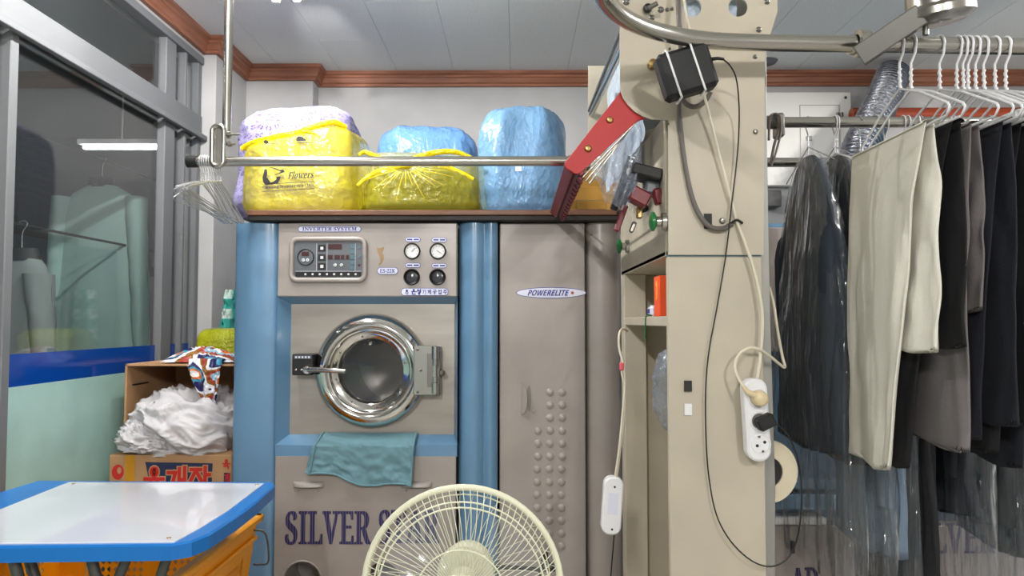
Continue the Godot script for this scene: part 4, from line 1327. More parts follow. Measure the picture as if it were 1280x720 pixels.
# ---------- the corner by the glass ----------
func crumpled(c: Vector3, half: Vector3, seed_: int, amp: float, freq: float, nu := 90, nv := 60) -> MB:
	var f := nz(seed_, freq, 3, true)
	var w := nz(seed_ + 1, freq * 0.6, 2)
	return mb().grid(nu, nv, func(u: float, v: float):
		var an: float = u * TAU
		var ph: float = v * PI
		var p := Vector3(sp(cos(an), 0.8) * pow(sin(ph), 0.6), -cos(ph), sp(sin(an), 0.8) * pow(sin(ph), 0.6))
		var q := p * half
		var o := Vector3(w.get_noise_3d(q.x, q.y, q.z), w.get_noise_3d(q.z + 5.0, q.x, q.y), w.get_noise_3d(q.y, q.z + 9.0, q.x)) * 0.22
		var k := f.get_noise_3d(q.x + o.x, q.y + o.y, q.z + o.z)
		return c + q + Vector3(p.x, maxf(p.y, 0.0) + 0.1, p.z).normalized() * k * amp, true)

func left_corner() -> void:
	# open-fronted tall carton lying on its side, on the noodle carton
	var L := -1.44
	var R := -1.02
	var y1 := spot(230, 455, 2.72).y
	var y0 := spot(230, 568, 2.72).y
	var d0 := 2.72
	var d1 := 3.12
	var t := thing("open_carton", "brown open-fronted carton holding white laundry beside the glass wall", "carton", Vector3((L + R) * 0.5, y0, -2.9))
	part("side_panel", mb().box(Vector3(L + 0.004, (y0 + y1) * 0.5, -(d0 + d1) * 0.5), Vector3(0.008, y1 - y0, d1 - d0), 0.001), M.carton, t)
	part("side_panel", mb().box(Vector3(R - 0.004, (y0 + y1) * 0.5, -(d0 + d1) * 0.5), Vector3(0.008, y1 - y0, d1 - d0), 0.001), M.carton, t)
	part("top_panel", mb().box(Vector3((L + R) * 0.5, y1 - 0.004, -(d0 + d1) * 0.5), Vector3(R - L, 0.008, d1 - d0), 0.001), M.carton, t)
	part("bottom_panel", mb().box(Vector3((L + R) * 0.5, y0 + 0.004, -(d0 + d1) * 0.5), Vector3(R - L, 0.008, d1 - d0), 0.001), M.carton, t)
	part("back_panel", mb().box(Vector3((L + R) * 0.5, (y0 + y1) * 0.5, -d1 + 0.004), Vector3(R - L, y1 - y0, 0.008), 0.001), M.carton, t)
	for y in [0.1, 0.26]:
		part("hand_slot", mb().box(Vector3(L + 0.0085, y1 - y * 0.8, -d0 - 0.1), Vector3(0.001, 0.006, 0.12), 0.0), M.dark, t)
	# the laundry
	var lw := solo("white_laundry", crumpled(Vector3(-1.222, y0 + 0.085, -2.83), Vector3(0.185, 0.115, 0.2), 61, 0.055, 5.0, 140, 90), M.linen, "heap of crumpled white laundry in the open carton", "laundry")
	lw.set_meta("kind", "stuff")
	solo("white_cloth", crumpled(Vector3(-1.33, y0 + 0.06, -2.69), Vector3(0.085, 0.05, 0.07), 63, 0.035, 9.0, 70, 46), M.linen, "small crumpled white cloth spilling over the noodle carton edge", "cloth")
	# noodle carton below
	var nL := spot(136, 590, 2.64).x
	var nR := -1.01
	var nt := spot(210, 568, 2.64).y
	var n0 := nt - 0.26
	var c := thing("noodle_carton", "brown noodle carton with red Korean lettering under the laundry", "carton", Vector3((nL + nR) * 0.5, n0, -2.82))
	part("carton_body", mb().box(Vector3((nL + nR) * 0.5, (n0 + nt) * 0.5 - 0.002, -2.825), Vector3(nR - nL, nt - n0, 0.37), 0.003), M.carton, c)
	var k := 2.64 / FOCAL
	var z := -2.6385
	var at := func(u: float, w: float) -> Vector3:
		var q := spot(u, w, 2.64)
		q.z = z
		return q
	part("sealing_tape", mb().box(Vector3((at.call(162.5, 590) as Vector3).x, (n0 + nt) * 0.5, z), Vector3(12 * k, nt - n0 - 0.004, 0.001), 0.0), M.tape_yellow, c, "shiny yellow tape")
	part("red_emblem", mb().slab(ellipse(7.4 * k, 9.3 * k, 24), 0.001, facing(at.call(147.5, 590))), M.carton_red, c, "red round emblem")
	part("emblem_gap", mb().slab(ellipse(2.6 * k, 4.2 * k, 16), 0.001, facing((at.call(149.5, 588) as Vector3) + Vector3(0, 0, 0.0006))), M.carton, c)
	var poly := PackedVector2Array()
	for q in [[182, 577.5], [266, 579], [263, 640], [194, 640]]:
		var s: Vector3 = at.call(q[0], q[1])
		poly.append(Vector2(s.x, s.y))
	part("dark_field", mb().slab(poly, 0.001, facing(Vector3(0, 0, z))), M.carton_navy, c)
	var syl := ["yuk", "gae", "jang"]
	for i in 3:
		var p: Vector3 = at.call(193 + i * 28.5, 600)
		part("lettering_outline", strokes(mb(), HAN[syl[i]], p + Vector3(0, 0, 0.0008), 24 * k, 31 * k, 7.0 * k, 0.0006), M.carton, c)
		part("lettering", strokes(mb(), HAN[syl[i]], p + Vector3(0, 0, 0.0014), 24 * k, 31 * k, 4.4 * k, 0.0006), M.carton_red, c)
	part("lettering", strokes(mb(), HAN["yuk"], at.call(283, 580), 9 * k, 11 * k, 1.6 * k, 0.0006), M.carton_red, c)
	part("dark_field", mb().box(at.call(284, 597), Vector3(8 * k, 12 * k, 0.0008), 0.0), M.carton_navy, c)
	part("lettering", strokes(mb(), HAN["gae"], (at.call(284, 597) as Vector3) + Vector3(0, 0, 0.0006), 7 * k, 10 * k, 1.4 * k, 0.0006), M.carton_red, c)
	var cb := thing("storage_carton", "plain brown carton under the noodle carton", "carton", Vector3((nL + nR) * 0.5, 0, -2.83))
	part("carton_body", mb().box(Vector3((nL + nR) * 0.5, n0 * 0.5, -2.83), Vector3(nR - nL - 0.01, n0, 0.36), 0.003), M.carton, cb)
	part("sealing_tape", mb().box(Vector3((nL + nR) * 0.5, n0 * 0.5, -2.6495), Vector3(0.05, n0 - 0.02, 0.001), 0.0), M.tape, cb)
	# scarf on the carton: a crumple on top and a tail hanging over the edge
	var sc := thing("printed_scarf", "colourful printed scarf lying over the top edge of the open carton", "scarf", Vector3(-1.2, y1, -2.75))
	var f := nz(65, 12.0, 2)
	var sx0 := spot(208, 445, 2.78).x
	part("heap", mb().grid(48, 30, func(u: float, v: float):
		var x := lerpf(sx0, -1.03, u)
		var hump := sin(PI * v) * (0.25 + 0.75 * sin(PI * clampf(u * 1.05, 0, 1)))
		return Vector3(x, y1 + 0.006 + hump * (0.058 - 0.015 * u + 0.014 * f.get_noise_2d(u * 1.3, v * 0.8)), -2.73 - v * 0.17 + 0.012 * f.get_noise_2d(u + 4.0, v))), M.scarf, sc)
	var tlx := spot(232, 470, 2.7).x
	var trx := spot(277, 470, 2.7).x
	part("tail", mb().grid(30, 36, func(u: float, v: float):
		var wdt := lerpf(1.0, 0.5, v * v)
		var x := lerpf(tlx + 0.05 * v, trx, 0.5 + (u - 0.5) * wdt)
		var y := y1 + 0.02 - v * 0.165 - 0.025 * v * sin(u * 3.0)
		var z0 := -2.735 + 0.035 * sin(minf(v * 8.0, 1.6)) + 0.012 * sin(u * 13.0 + v * 3.0) + 0.01 * f.get_noise_2d(u, v)
		if v < 0.1:
			y = y1 + 0.012 + 0.008 * sin(v * 30.0)
		return Vector3(x, y, z0), false, false, Vector2(0.7, 1.0)), M.scarf, sc)
	# olive bag and the checked cloth behind
	solo("olive_plastic_bag", bundle(-1.27, -1.02, y1, spot(268, 411, 2.95).y, 2.88, 3.06, 66, 0.012, 0.7, 0.6, 48, 26), M.olive_bag, "small shiny olive green plastic bag behind the scarf", "bag")
	var cl := nz(67, 8.0, 2)
	var a0 := spot(272, 385, 3.1)
	solo("checked_cloth", mb().grid(20, 30, func(u: float, v: float):
		return Vector3(lerpf(a0.x + 0.03 - 0.03 * v, a0.x + 0.12, u), lerpf(spot(280, 362, 3.1).y, y1 + 0.001, v), -3.1 + 0.015 * sin(u * 9.0) + 0.02 * cl.get_noise_2d(u, v))), M.teal_check, "teal and white checked cloth hanging beside the machine", "cloth")


# ---------- table, baskets ----------
func work_table() -> void:
	var T := 1.056
	var outer := PackedVector2Array()
	for q in [[-70, 644], [0, 615], [48, 600.5], [341, 602.5], [344, 606], [322, 626], [295, 646], [262, 667], [240, 676], [214, 680.5], [-70, 684]]:
		var p := on_level(q[0], q[1], T)
		outer.append(Vector2(p.x, -p.z))
	var c := Vector2.ZERO
	for p in outer:
		c += p
	c /= outer.size()
	var t := thing("folding_table", "white topped folding table with a thick blue rim", "table", Vector3(c.x, 0, -c.y))
	# plan polygons lie in xz: turn so that the slab's front looks up
	var up := Transform3D(Basis(Vector3.RIGHT, Vector3(0, 0, -1), Vector3.UP), Vector3(0, T - 0.016, 0))
	part("rim", mb().slab(outer, 0.032, up, 0.004), M.table_blue, t, "bright blue rim")
	var inner := PackedVector2Array()
	for q in [[-70, 668], [0, 637], [86, 602.8], [330, 604.5], [312, 618], [285, 638], [250, 660], [218, 677.3], [-70, 680]]:
		var p := on_level(q[0], q[1], T + 0.002)
		inner.append(Vector2(p.x, -p.z))
	up.origin.y = T + 0.001
	part("top_sheet", mb().slab(inner, 0.004, up, 0.001), M.table_white, t, "glossy white top sheet")
	for q in [[92, 605], [321, 606], [211, 672.5]]:
		var p := on_level(q[0], q[1], T + 0.003)
		part("pin", mb().lathe([Vector2(0.0, 0.002), Vector2(0.004, 0.0015), Vector2(0.005, 0.0)], along(p, Vector3.UP), 10), M.brass, t)
	var legs := [[spot(15, 706, 1.52), Vector3(-0.78, 0, -1.62)], [spot(32, 706, 1.56), Vector3(-0.74, 0, -1.66)], [spot(112, 705, 1.54), Vector3(-0.62, 0, -1.6)], [spot(162, 705, 1.55), Vector3(-1.25, 0, -1.63)], [spot(212, 702, 1.56), Vector3(-1.1, 0, -1.66)]]
	for q in legs:
		var a: Vector3 = q[0]
		a.y = T - 0.03
		part("leg", mb().tube([a, q[1]], 0.011, 8), M.leg_metal, t)
	part("cross_bar", mb().tube([spot(10, 704, 1.53) * Vector3(1, 0, 1) + Vector3(0, T - 0.036, 0), spot(214, 704, 1.56) * Vector3(1, 0, 1) + Vector3(0, T - 0.036, 0)], 0.009, 8), M.leg_metal, t)
	basket(0.462, "yellow perforated plastic basket with a wire handle under the blue table", true)
	basket(0.0, "yellow perforated plastic basket below the other basket", false)


func lattice(m: MB, o: Vector3, ex: Vector3, ey: Vector3, nx: int, ny: int, hole: float) -> void:
	# a wall of square cells, each with a diamond hole; ex, ey span one cell
	var nn := ex.cross(ey).normalized()
	for j in ny:
		for i in nx:
			var c := o + ex * (i + 0.5) + ey * (j + 0.5)
			var cn := [c - ex * 0.5 - ey * 0.5, c + ex * 0.5 - ey * 0.5, c + ex * 0.5 + ey * 0.5, c - ex * 0.5 + ey * 0.5]
			var dm := [c - ey * 0.5 * hole, c + ex * 0.5 * hole, c + ey * 0.5 * hole, c - ex * 0.5 * hole]
			for s in 4:
				var e: int = (s + 1) % 4
				m.tri(cn[s], cn[e], dm[s], nn, nn, nn)
				m.tri(cn[e], dm[e], dm[s], nn, nn, nn)

func basket(y0: float, label: String, handle: bool) -> void:
	var x0 := -1.40
	var x1 := -0.79
	var z0 := -1.72
	var z1 := -2.28
	var h := 0.44
	var t := thing("plastic_basket", label, "basket", Vector3((x0 + x1) * 0.5, y0, (z0 + z1) * 0.5), "stacked yellow baskets")
	var s := 0.05
	var top := [Vector3(x0, y0 + h, z0), Vector3(x1, y0 + h, z0), Vector3(x1, y0 + h, z1), Vector3(x0, y0 + h, z1)]
	var bot := [Vector3(x0 + s, y0 + 0.01, z0 - s), Vector3(x1 - s, y0 + 0.01, z0 - s), Vector3(x1 - s, y0 + 0.01, z1 + s), Vector3(x0 + s, y0 + 0.01, z1 + s)]
	for i in 4:
		var j := (i + 1) % 4
		var m := mb()
		for off in [0.0, 0.003]:
			var out: Vector3 = ((top[i] + top[j]) * 0.5 - Vector3((x0 + x1) * 0.5, y0 + h, (z0 + z1) * 0.5)).normalized() * off
			var at := func(u: float, v: float) -> Vector3: return (bot[i] as Vector3).lerp(bot[j], u).lerp((top[i] as Vector3).lerp(top[j], u), v) - out
			var nn: Vector3 = (top[i] - (x0 + x1) * 0.5 * Vector3.RIGHT)
			nn = ((top[j] - top[i]) as Vector3).cross(top[i] - bot[i]).normalized()
			var bands := [[0.0, 0.12], [0.4, 0.48], [0.78, 1.0]]
			for b in bands:
				m.quad(at.call(0, b[0]), at.call(1, b[0]), at.call(1, b[1]), at.call(0, b[1]), nn)
			for b in [[0.12, 0.4], [0.48, 0.78]]:
				for e in [[0.0, 0.14], [0.45, 0.55], [0.86, 1.0]]:
					m.quad(at.call(e[0], b[0]), at.call(e[1], b[0]), at.call(e[1], b[1]), at.call(e[0], b[1]), nn)
				for e in [[0.14, 0.45], [0.55, 0.86]]:
					var o: Vector3 = at.call(e[0], b[0])
					lattice(m, o, ((at.call(e[1], b[0]) as Vector3) - o) / 9.0, ((at.call(e[0], b[1]) as Vector3) - o) / 6.0, 9, 6, 0.8)
		part("wall", m, M.basket, t)
	var rim := mb()
	for i in 4:
		var j := (i + 1) % 4
		var d: Vector3 = top[j] - top[i]
		rim.box((top[i] + top[j]) * 0.5, Vector3(absf(d.x) + 0.03, 0.022, absf(d.z) + 0.03), 0.005)
		if i % 2 == 1:
			rim.box((top[i] + top[j]) * 0.5 - Vector3(0, 0.055, 0), Vector3(0.012, 0.012, absf(d.z) - 0.02), 0.004)
	part("rim", rim, M.basket, t)
	part("floor", mb().box(Vector3((x0 + x1) * 0.5, y0 + 0.008, (z0 + z1) * 0.5), Vector3(x1 - x0 - 2 * s, 0.016, z0 - z1 - 2 * s), 0.003), M.basket, t)
	if handle:
		var a := Vector3(x1 + 0.01, y0 + h - 0.02, z1 + 0.06)
		part("wire_handle", mb().tube(spl([a, a + Vector3(0.035, -0.01, 0), a + Vector3(0.045, -0.09, 0), a + Vector3(0.02, -0.1, 0), a + Vector3(0.0, -0.1, 0)], 4), 0.003, 6), M.leg_metal, t)


# ---------- fan ----------
func fan() -> void:
	var D := 1.5
	var c := spot(578, 735, D)
	var R := 121.0 / FOCAL * D
	var t := thing("standing_fan", "cream electric stand fan with a wire guard", "fan", Vector3(c.x, 0, c.z))
	var xf := Transform3D(Basis(Vector3.RIGHT, -0.06), c)
	var rim := mb()
	rim.tube(range(56).map(func(i): return xf * Vector3(cos(TAU * i / 56) * R, sin(TAU * i / 56) * R, 0.0)), 0.0068, 8, true)
	rim.tube(range(56).map(func(i): return xf * Vector3(cos(TAU * i / 56) * R * 0.985, sin(TAU * i / 56) * R * 0.985, -0.012)), 0.005, 6, true)
	part("guard_rim", rim, M.fan_cream, t)
	var fg := mb()
	var n := 84
	for i in n:
		var pts := []
		for j in 9:
			var s := j / 8.0
			var r := lerpf(0.042, R - 0.002, s)
			var bend := 0.05 * sin(s * PI * 0.5) + 0.10 * s * s
			var a := TAU * i / n + bend
			var z := 0.052 * (1.0 - pow(s, 5.0)) + 0.004
			pts.append(xf * Vector3(cos(a) * r, sin(a) * r, z))
		fg.tube(pts, 0.0009, 4)
	for r in [[0.83, 0.036], [0.88, 0.03], [0.44, 0.0565]]:
		fg.tube(range(56).map(func(i): return xf * Vector3(cos(TAU * i / 56) * R * r[0], sin(TAU * i / 56) * R * r[0], r[1])), 0.0019, 5, true)
	part("front_guard", fg, M.fan_cream, t, "cream wire guard")
	var bg := mb()
	for i in 40:
		var pts := []
		for j in 7:
			var s := j / 6.0
			var r := lerpf(0.07, R - 0.004, s)
			var a := TAU * i / 40.0 - 0.12 * s
			pts.append(xf * Vector3(cos(a) * r, sin(a) * r, -0.012 - 0.07 * (1.0 - pow(s, 4.0))))
		bg.tube(pts, 0.0008, 4)
	bg.tube(range(40).map(func(i): return xf * Vector3(cos(TAU * i / 40) * R * 0.9, sin(TAU * i / 40) * R * 0.9, -0.036)), 0.0016, 5, true)
	part("back_guard", bg, M.fan_cream, t)
	var ax := Transform3D(xf.basis * Basis(Vector3.RIGHT, Vector3.BACK, Vector3.DOWN), c)
	part("badge_cap", mb().lathe([Vector2(0.0, 0.068), Vector2(0.03, 0.066), Vector2(0.04, 0.06), Vector2(0.042, 0.052), Vector2(0.0, 0.052)], ax, 32), M.fan_cream, t)
	part("spinner", mb().lathe([Vector2(0.0, 0.03), Vector2(0.03, 0.025), Vector2(0.036, 0.0), Vector2(0.036, -0.02)], ax, 24), M.fan_cream, t)
	for b in 3:
		part("blade", mb().grid(10, 10, func(u: float, v: float):
			var a: float = TAU * b / 3.0 + 0.5 + (u - 0.5) * lerpf(0.6, 1.5, v)
			var r := lerpf(0.034, R * 0.86, v)
			return xf * Vector3(cos(a) * r, sin(a) * r, -0.005 + (u - 0.5) * 0.04)), M.fan_blade, t, "clear plastic blade")
	part("motor_housing", mb().lathe([Vector2(0.0, -0.2), Vector2(0.035, -0.195), Vector2(0.055, -0.17), Vector2(0.062, -0.12), Vector2(0.06, -0.085), Vector2(0.0, -0.085)], ax, 28), M.fan_cream, t)
	part("pole", mb().tube([Vector3(c.x, 0.03, c.z - 0.13), Vector3(c.x, c.y - 0.04, c.z - 0.13)], 0.014, 12), M.fan_cream, t)
	part("base", mb().lathe([Vector2(0.0, 0.05), Vector2(0.03, 0.05), Vector2(0.04, 0.03), Vector2(0.16, 0.02), Vector2(0.18, 0.008), Vector2(0.18, 0.0), Vector2(0.0, 0.0)], Transform3D(Basis.IDENTITY, Vector3(c.x, 0, c.z - 0.13)), 36), M.fan_cream, t)
	part("motor_cable", mb().tube(spl([c + Vector3(0.03, -0.02, -0.2), spot(690, 712, 1.75), spot(684, 704, 1.78), spot(675, 716, 1.8), Vector3(c.x + 0.05, 0.4, c.z - 0.2), Vector3(c.x + 0.02, 0.12, c.z - 0.15)], 6), 0.005, 6), M.black, t)


# ---------- hangers ----------
# wire hanger in the plane x = 0, hung from a rail whose centre is the origin
func hanger_parts(t: Node3D, width: float, neck: float, drop: float, bar: float, r: float, mt: Material, hook_r := 0.018) -> void:
	var o := t.global_position
	var hp := []
	for i in 9:
		var a := deg_to_rad(-20.0 + 200.0 * i / 8.0)
		hp.append(o + Vector3(0, sin(a) * hook_r, -cos(a) * hook_r))
	hp.append(o + Vector3(0, -hook_r * 1.1, hook_r * 0.8))
	hp.append(o + Vector3(0, -hook_r * 2.0, 0))
	hp.append(o + Vector3(0, -neck, 0))
	part("hook", mb().tube(hp, r, 6), mt, t)
	part("twisted_neck", mb().tube(range(15).map(func(i): return o + Vector3(cos(i * 1.5) * r * 1.1, -neck * 0.55 - neck * 0.45 * i / 14.0, sin(i * 1.5) * r * 1.1)), r * 0.9, 5), mt, t)
	var h := width * 0.5
	part("frame", mb().tube([o + Vector3(0, -neck, 0), o + Vector3(0, -neck - drop * 0.35, h * 0.42), o + Vector3(0, -neck - drop, h * 0.97), o + Vector3(0, -neck - drop - bar * 0.4, h), o + Vector3(0, -neck - drop - bar, h * 0.94), o + Vector3(0, -neck - drop - bar, -h * 0.94), o + Vector3(0, -neck - drop - bar * 0.4, -h), o + Vector3(0, -neck - drop, -h * 0.97), o + Vector3(0, -neck - drop * 0.35, -h * 0.42)], r, 6, true), mt, t)


func left_rail() -> void:
	var D := 2.3
	var a := spot(243, 202, D)
	var b := spot(735, 202, D)
	var y := a.y
	b.y = y
	var t := thing("hanging_rail", "long steel rail hung from the ceiling in front of the laundry bundles", "rail", Vector3(a.x + 0.1, y, -D))
	part("rail_tube", mb().tube([a, b], 0.0155, 16), M.satin, t)
	part("end_cap", mb().tube([Vector3(a.x - 0.022, y, -D), Vector3(a.x + 0.012, y, -D)], 0.019, 16), M.black, t, "black rubber end cap")
	var px := spot(284.5, 100, D).x
	part("hanger_pole", mb().tube([Vector3(px, CEIL, -D), Vector3(px, spot(284, 172, D).y, -D)], 0.0135, 16), M.satin, t)
	part("ceiling_flange", mb().lathe([Vector2(0.0, 0.0), Vector2(0.04, 0.0), Vector2(0.04, -0.008), Vector2(0.016, -0.014)], Transform3D(Basis.IDENTITY, Vector3(px, CEIL, -D)), 20), M.aluminium, t)
	# clamp: an upright link with two eyes
	var cx := spot(276, 184, D).x
	var cy := (spot(276, 157, D).y + spot(276, 212, D).y) * 0.5
	var ch := spot(276, 157, D).y - spot(276, 212, D).y
	var loop := []
	for p in round_rect(0.036, ch - 0.012, 0.0175, 6):
		loop.append(Vector3(cx + p.x, cy + p.y, -D + 0.022))
	part("clamp_link", mb().tube(loop, 0.0085, 8, true), M.satin, t)
	part("clamp_plate", mb().slab(round_rect(0.03, ch - 0.02, 0.013), 0.008, facing(Vector3(cx, cy, -D + 0.018)), 0.002), M.satin, t)
	for q in [[286, 168, 300], [287, 180, 294]]:
		part("clamp_bolt", mb().tube([spot(q[0] - 6, q[1], D - 0.01), spot(q[2], q[1], D - 0.01)], 0.0035, 6).box(spot(q[0], q[1], D - 0.01), Vector3(0.014, 0.016, 0.016), 0.003), M.iron, t)
	part("wall_bracket", mb().box(Vector3(b.x, y, -D), Vector3(0.012, 0.05, 0.05), 0.002), M.iron, t)
	# empty hangers bunched at the end
	var first: Node3D
	var r := RandomNumberGenerator.new()
	r.seed = 4
	for i in 10:
		var x := spot(252 + i * 2.9, 202, D).x
		if i == 0:
			first = thing("empty_wire_hanger", "thin bright empty wire hanger bunched at the end of the steel rail", "hanger", Vector3(x, y, -D), "empty wire hangers on the steel rail")
			hanger_parts(first, 0.37, 0.066, 0.075, 0.012, 0.0016, M.hanger_metal, 0.019)
		else:
			var h := copy(first, Vector3(x, y, -D))
			h.rotation = Vector3(r.randf_range(-0.16, -0.1), r.randf_range(-0.02, 0.05) - i * 0.008, r.randf_range(-0.02, 0.02))


# ---------- the bagging machine ----------
func head_outline() -> PackedVector2Array:
	var o := PackedVector2Array()
	var q := [[775, -60], [775, 104], [776, 113], [779, 122], [785, 131], [793, 139], [803, 145], [814, 149], [835.5, 150], [835.5, 318.5], [954.5, 318.5], [956, 70], [962, 46], [972, 14], [970, -60]]
	for p in q:
		var s := spot(p[0], p[1], 1.744)
		o.append(Vector2(s.x, s.y))
	return o

func bagging_machine() -> void:
	var D := 1.75
	var B := 2.52
	var XL := 0.357
	var XR := spot(954, 400, D).x
	var t := thing("garment_bagging_machine", "tall cream metal garment bagging machine with red sealing arm", "bagging machine", Vector3((XL + XR) * 0.5, 0, -2.1))
	var seam := spot(895, 319, D).y
	var head := spot(895, 140, D).y
	part("lower_front_panel", mb().box(Vector3((XL + XR) * 0.5, (seam + 0.04) * 0.5 - 0.001, -D - 0.011), Vector3(XR - XL, seam - 0.044, 0.022), 0.003), M.cream, t)
	part("seam_line", mb().box(Vector3((XL + XR) * 0.5, seam - 0.0008, -D - 0.012), Vector3(XR - XL - 0.004, 0.004, 0.022), 0.0), M.panel_teal, t)
	part("side_panel", mb().box(Vector3(XL + 0.004, (seam + head) * 0.5, -(D + 0.022 + B) * 0.5), Vector3(0.008, head - seam, B - D - 0.024), 0.002), M.cream, t)
	part("cabinet_floor", mb().box(Vector3((XL + XR) * 0.5, seam + 0.006, -(D + 0.022 + B) * 0.5), Vector3(XR - XL, 0.012, B - D - 0.024), 0.001), M.cream, t)
	part("side_wall", mb().box(Vector3(XR - 0.006, head * 0.5, -(D + 0.022 + B) * 0.5), Vector3(0.012, head, B - D - 0.024), 0.001), M.cream, t)
	part("rear_panel", mb().box(Vector3((XL + XR) * 0.5, head * 0.5, -B - 0.006), Vector3(XR - XL, head, 0.012), 0.001), M.cream, t)
	part("rear_post", mb().box(Vector3(XL + 0.036, seam * 0.5, -B + 0.03), Vector3(0.072, seam, 0.06), 0.002), M.cream, t)
	var sy := spot(835, 395, D).y
	part("cubby_shelf", mb().box(Vector3((XL + XR) * 0.5 - 0.004, sy - 0.0125, -(D + 0.022 + B) * 0.5), Vector3(XR - XL - 0.012, 0.025, B - D - 0.026), 0.002), M.cream, t)
	part("base_plate", mb().box(Vector3((XL + XR) * 0.5, 0.02, -(D + B) * 0.5), Vector3(XR - XL, 0.04, B - D), 0.003), M.dark, t)
	var fl := PackedVector2Array()
	for q in [[953, 60], [957, 60], [957.5, 160], [962, 400], [968, 600], [968, 900], [950, 900], [950, 60]]:
		var s := spot(q[0], q[1], 1.8)
		fl.append(Vector2(s.x, s.y))
	part("side_flange", mb().slab(fl, 0.012, facing(Vector3(0, 0, -1.8)), 0.001), M.cream_edge, t)
	# head: two shaped plates with the film roll between them
	var o := head_outline()
	# the front plate carries two round holes: the outline is bridged round them
	var plate := CSGPolygon3D.new()
	plate.polygon = o
	plate.depth = 0.006
	plate.name = "plate_sheet"
	var holder := CSGCombiner3D.new()
	holder.add_child(plate)
	for q in [[865, 9], [922.5, 9]]:
		var hole := CSGCylinder3D.new()
		hole.operation = CSGShape3D.OPERATION_SUBTRACTION
		hole.radius = 12.2 / FOCAL * 1.744
		hole.height = 0.05
		hole.sides = 28
		hole.name = "plate_hole"
		hole.rotation.x = PI * 0.5
		var s := spot(q[0], q[1], 1.744)
		hole.position = Vector3(s.x, s.y, -0.003)
		holder.add_child(hole, true)
	plate.material = M.cream
	holder.name = "head_front_plate"
	t.add_child(holder)
	holder.position = Vector3(0, 0, -1.744) - t.global_position
	part("head_rear_plate", mb().slab(o, 0.006, facing(Vector3(0, 0, -B - 0.02))), M.cream, t)
	part("head_back", mb().box(Vector3(XR - 0.01, (head + CEIL) * 0.5 - 0.06, -(1.74 + B) * 0.5), Vector3(0.01, CEIL - head - 0.14, B - 1.76), 0.001), M.cream, t)
	for q in [[[775, 36], 0.006, M.iron], [[779, 52], 0.010, M.satin]]:
		var s := spot(q[0][0], q[0][1], 1.74)
		part("head_rod", mb().tube([s + Vector3(0.004, 0, -0.014), Vector3(s.x + 0.004, s.y + (0.03 if q[1] < 0.008 else 0.05), -B - 0.01)], q[1], 10), q[2], t)
	var rc := spot(893, 10, 1.78)
	part("film_roll", mb().tube([Vector3(rc.x - 0.06, rc.y, -1.78), Vector3(rc.x - 0.06, rc.y, -B + 0.02)], 0.115, 32), M.film_roll, t, "roll of pale blue plastic film")
	var f := nz(71, 7.0, 3, true)
	var fx := rc.x - 0.06 - 0.118
	part("film_web", mb().grid(24, 20, func(u: float, v: float):
		return Vector3(fx + 0.012 * f.get_noise_2d(u * 1.5, v * 0.3), lerpf(rc.y, spot(800, 200, 2.0).y, v), lerpf(-1.78, -B + 0.02, u))), M.film_roll, t)
	for q in [[783, 2, 5], [826, 12, 4.5], [815, 22, 4], [834, 12, 2.8], [840, 11, 2.8], [948.5, 37, 4], [959, 2, 4], [944, 71, 3.2], [837, 61, 1.8]]:
		part("bolt", mb().lathe([Vector2(0.0, 0.006), Vector2(q[2] * 0.0011, 0.005), Vector2(q[2] * 0.0018, 0.0)], along(spot(q[0], q[1], 1.742), Vector3.BACK), 10), M.iron, t)
	part("knob", mb().lathe([Vector2(0.0, 0.02), Vector2(0.009, 0.018), Vector2(0.011, 0.008), Vector2(0.006, 0.0)], along(spot(808.5, 12.5, 1.742), Vector3.BACK), 14), M.black, t)
	part("lever", mb().tube([spot(811, 10, 1.7), spot(822, 4, 1.69)], 0.006, 8), M.iron, t)
	part("bolt", mb().lathe([Vector2(0.0, 0.02), Vector2(0.011, 0.018), Vector2(0.012, 0.0)], along(spot(815, 82, 1.742), Vector3.BACK), 12), M.brass, t)
	for q in [[944.5, 164.5, 1.75, 7.0], [903, 276, 1.75, 8.5], [835.5, 155, 1.75, 3.0]]:
		part("bolt", mb().lathe([Vector2(0.0, 0.006), Vector2(q[3] * 0.0006, 0.0055), Vector2(q[3] * 0.0009, 0.0)], along(spot(q[0], q[1], 1.742), Vector3.BACK), 12), M.iron, t)
	for q in [[880, 267, 890, 286, "dark"], [856, 476, 865, 489.5, "dark"], [856, 505, 865, 519, "white"]]:
		var m := mb()
		bx(m, q[0], q[1], q[2], q[3], 1.7425, 1.752, 0.0)
		part("slot", m, M[q[4]], t)
	# red sealing arm
	var ro := PackedVector2Array()
	for q in [[777, 113], [800, 122], [808, 148], [795, 152], [727, 215], [723, 217.5], [718, 217], [708, 210.5], [705.5, 207], [706, 203.5]]:
		var s := spot(q[0], q[1], 1.758)
		ro.append(Vector2(s.x, s.y))
	var arm := part("sealing_arm", mb().slab(ro, 0.006, facing(Vector3(0, 0, -1.758)), 0.001), M.red_paint, t, "red arm plate with two bolts")
	for q in [[762, 150], [735, 186]]:
		part("arm_bolt", mb().lathe([Vector2(0.0, 0.008), Vector2(0.006, 0.007), Vector2(0.0095, 0.0)], along(spot(q[0], q[1], 1.755), Vector3.BACK), 12), M.brass, arm)
	var s0 := spot(716, 206, 1.755)
	var tb := Basis(Vector3.BACK, deg_to_rad(40))
	part("sealing_bar", mb().box(Vector3(s0.x, s0.y, -2.14), Vector3(0.03, 0.03, 0.76), 0.003, tb), M.red_dark, arm)
	part("sealing_bar", mb().box(Vector3(s0.x + 0.018, s0.y - 0.014, -2.14), Vector3(0.014, 0.022, 0.76), 0.002, tb), M.red_dark, arm)
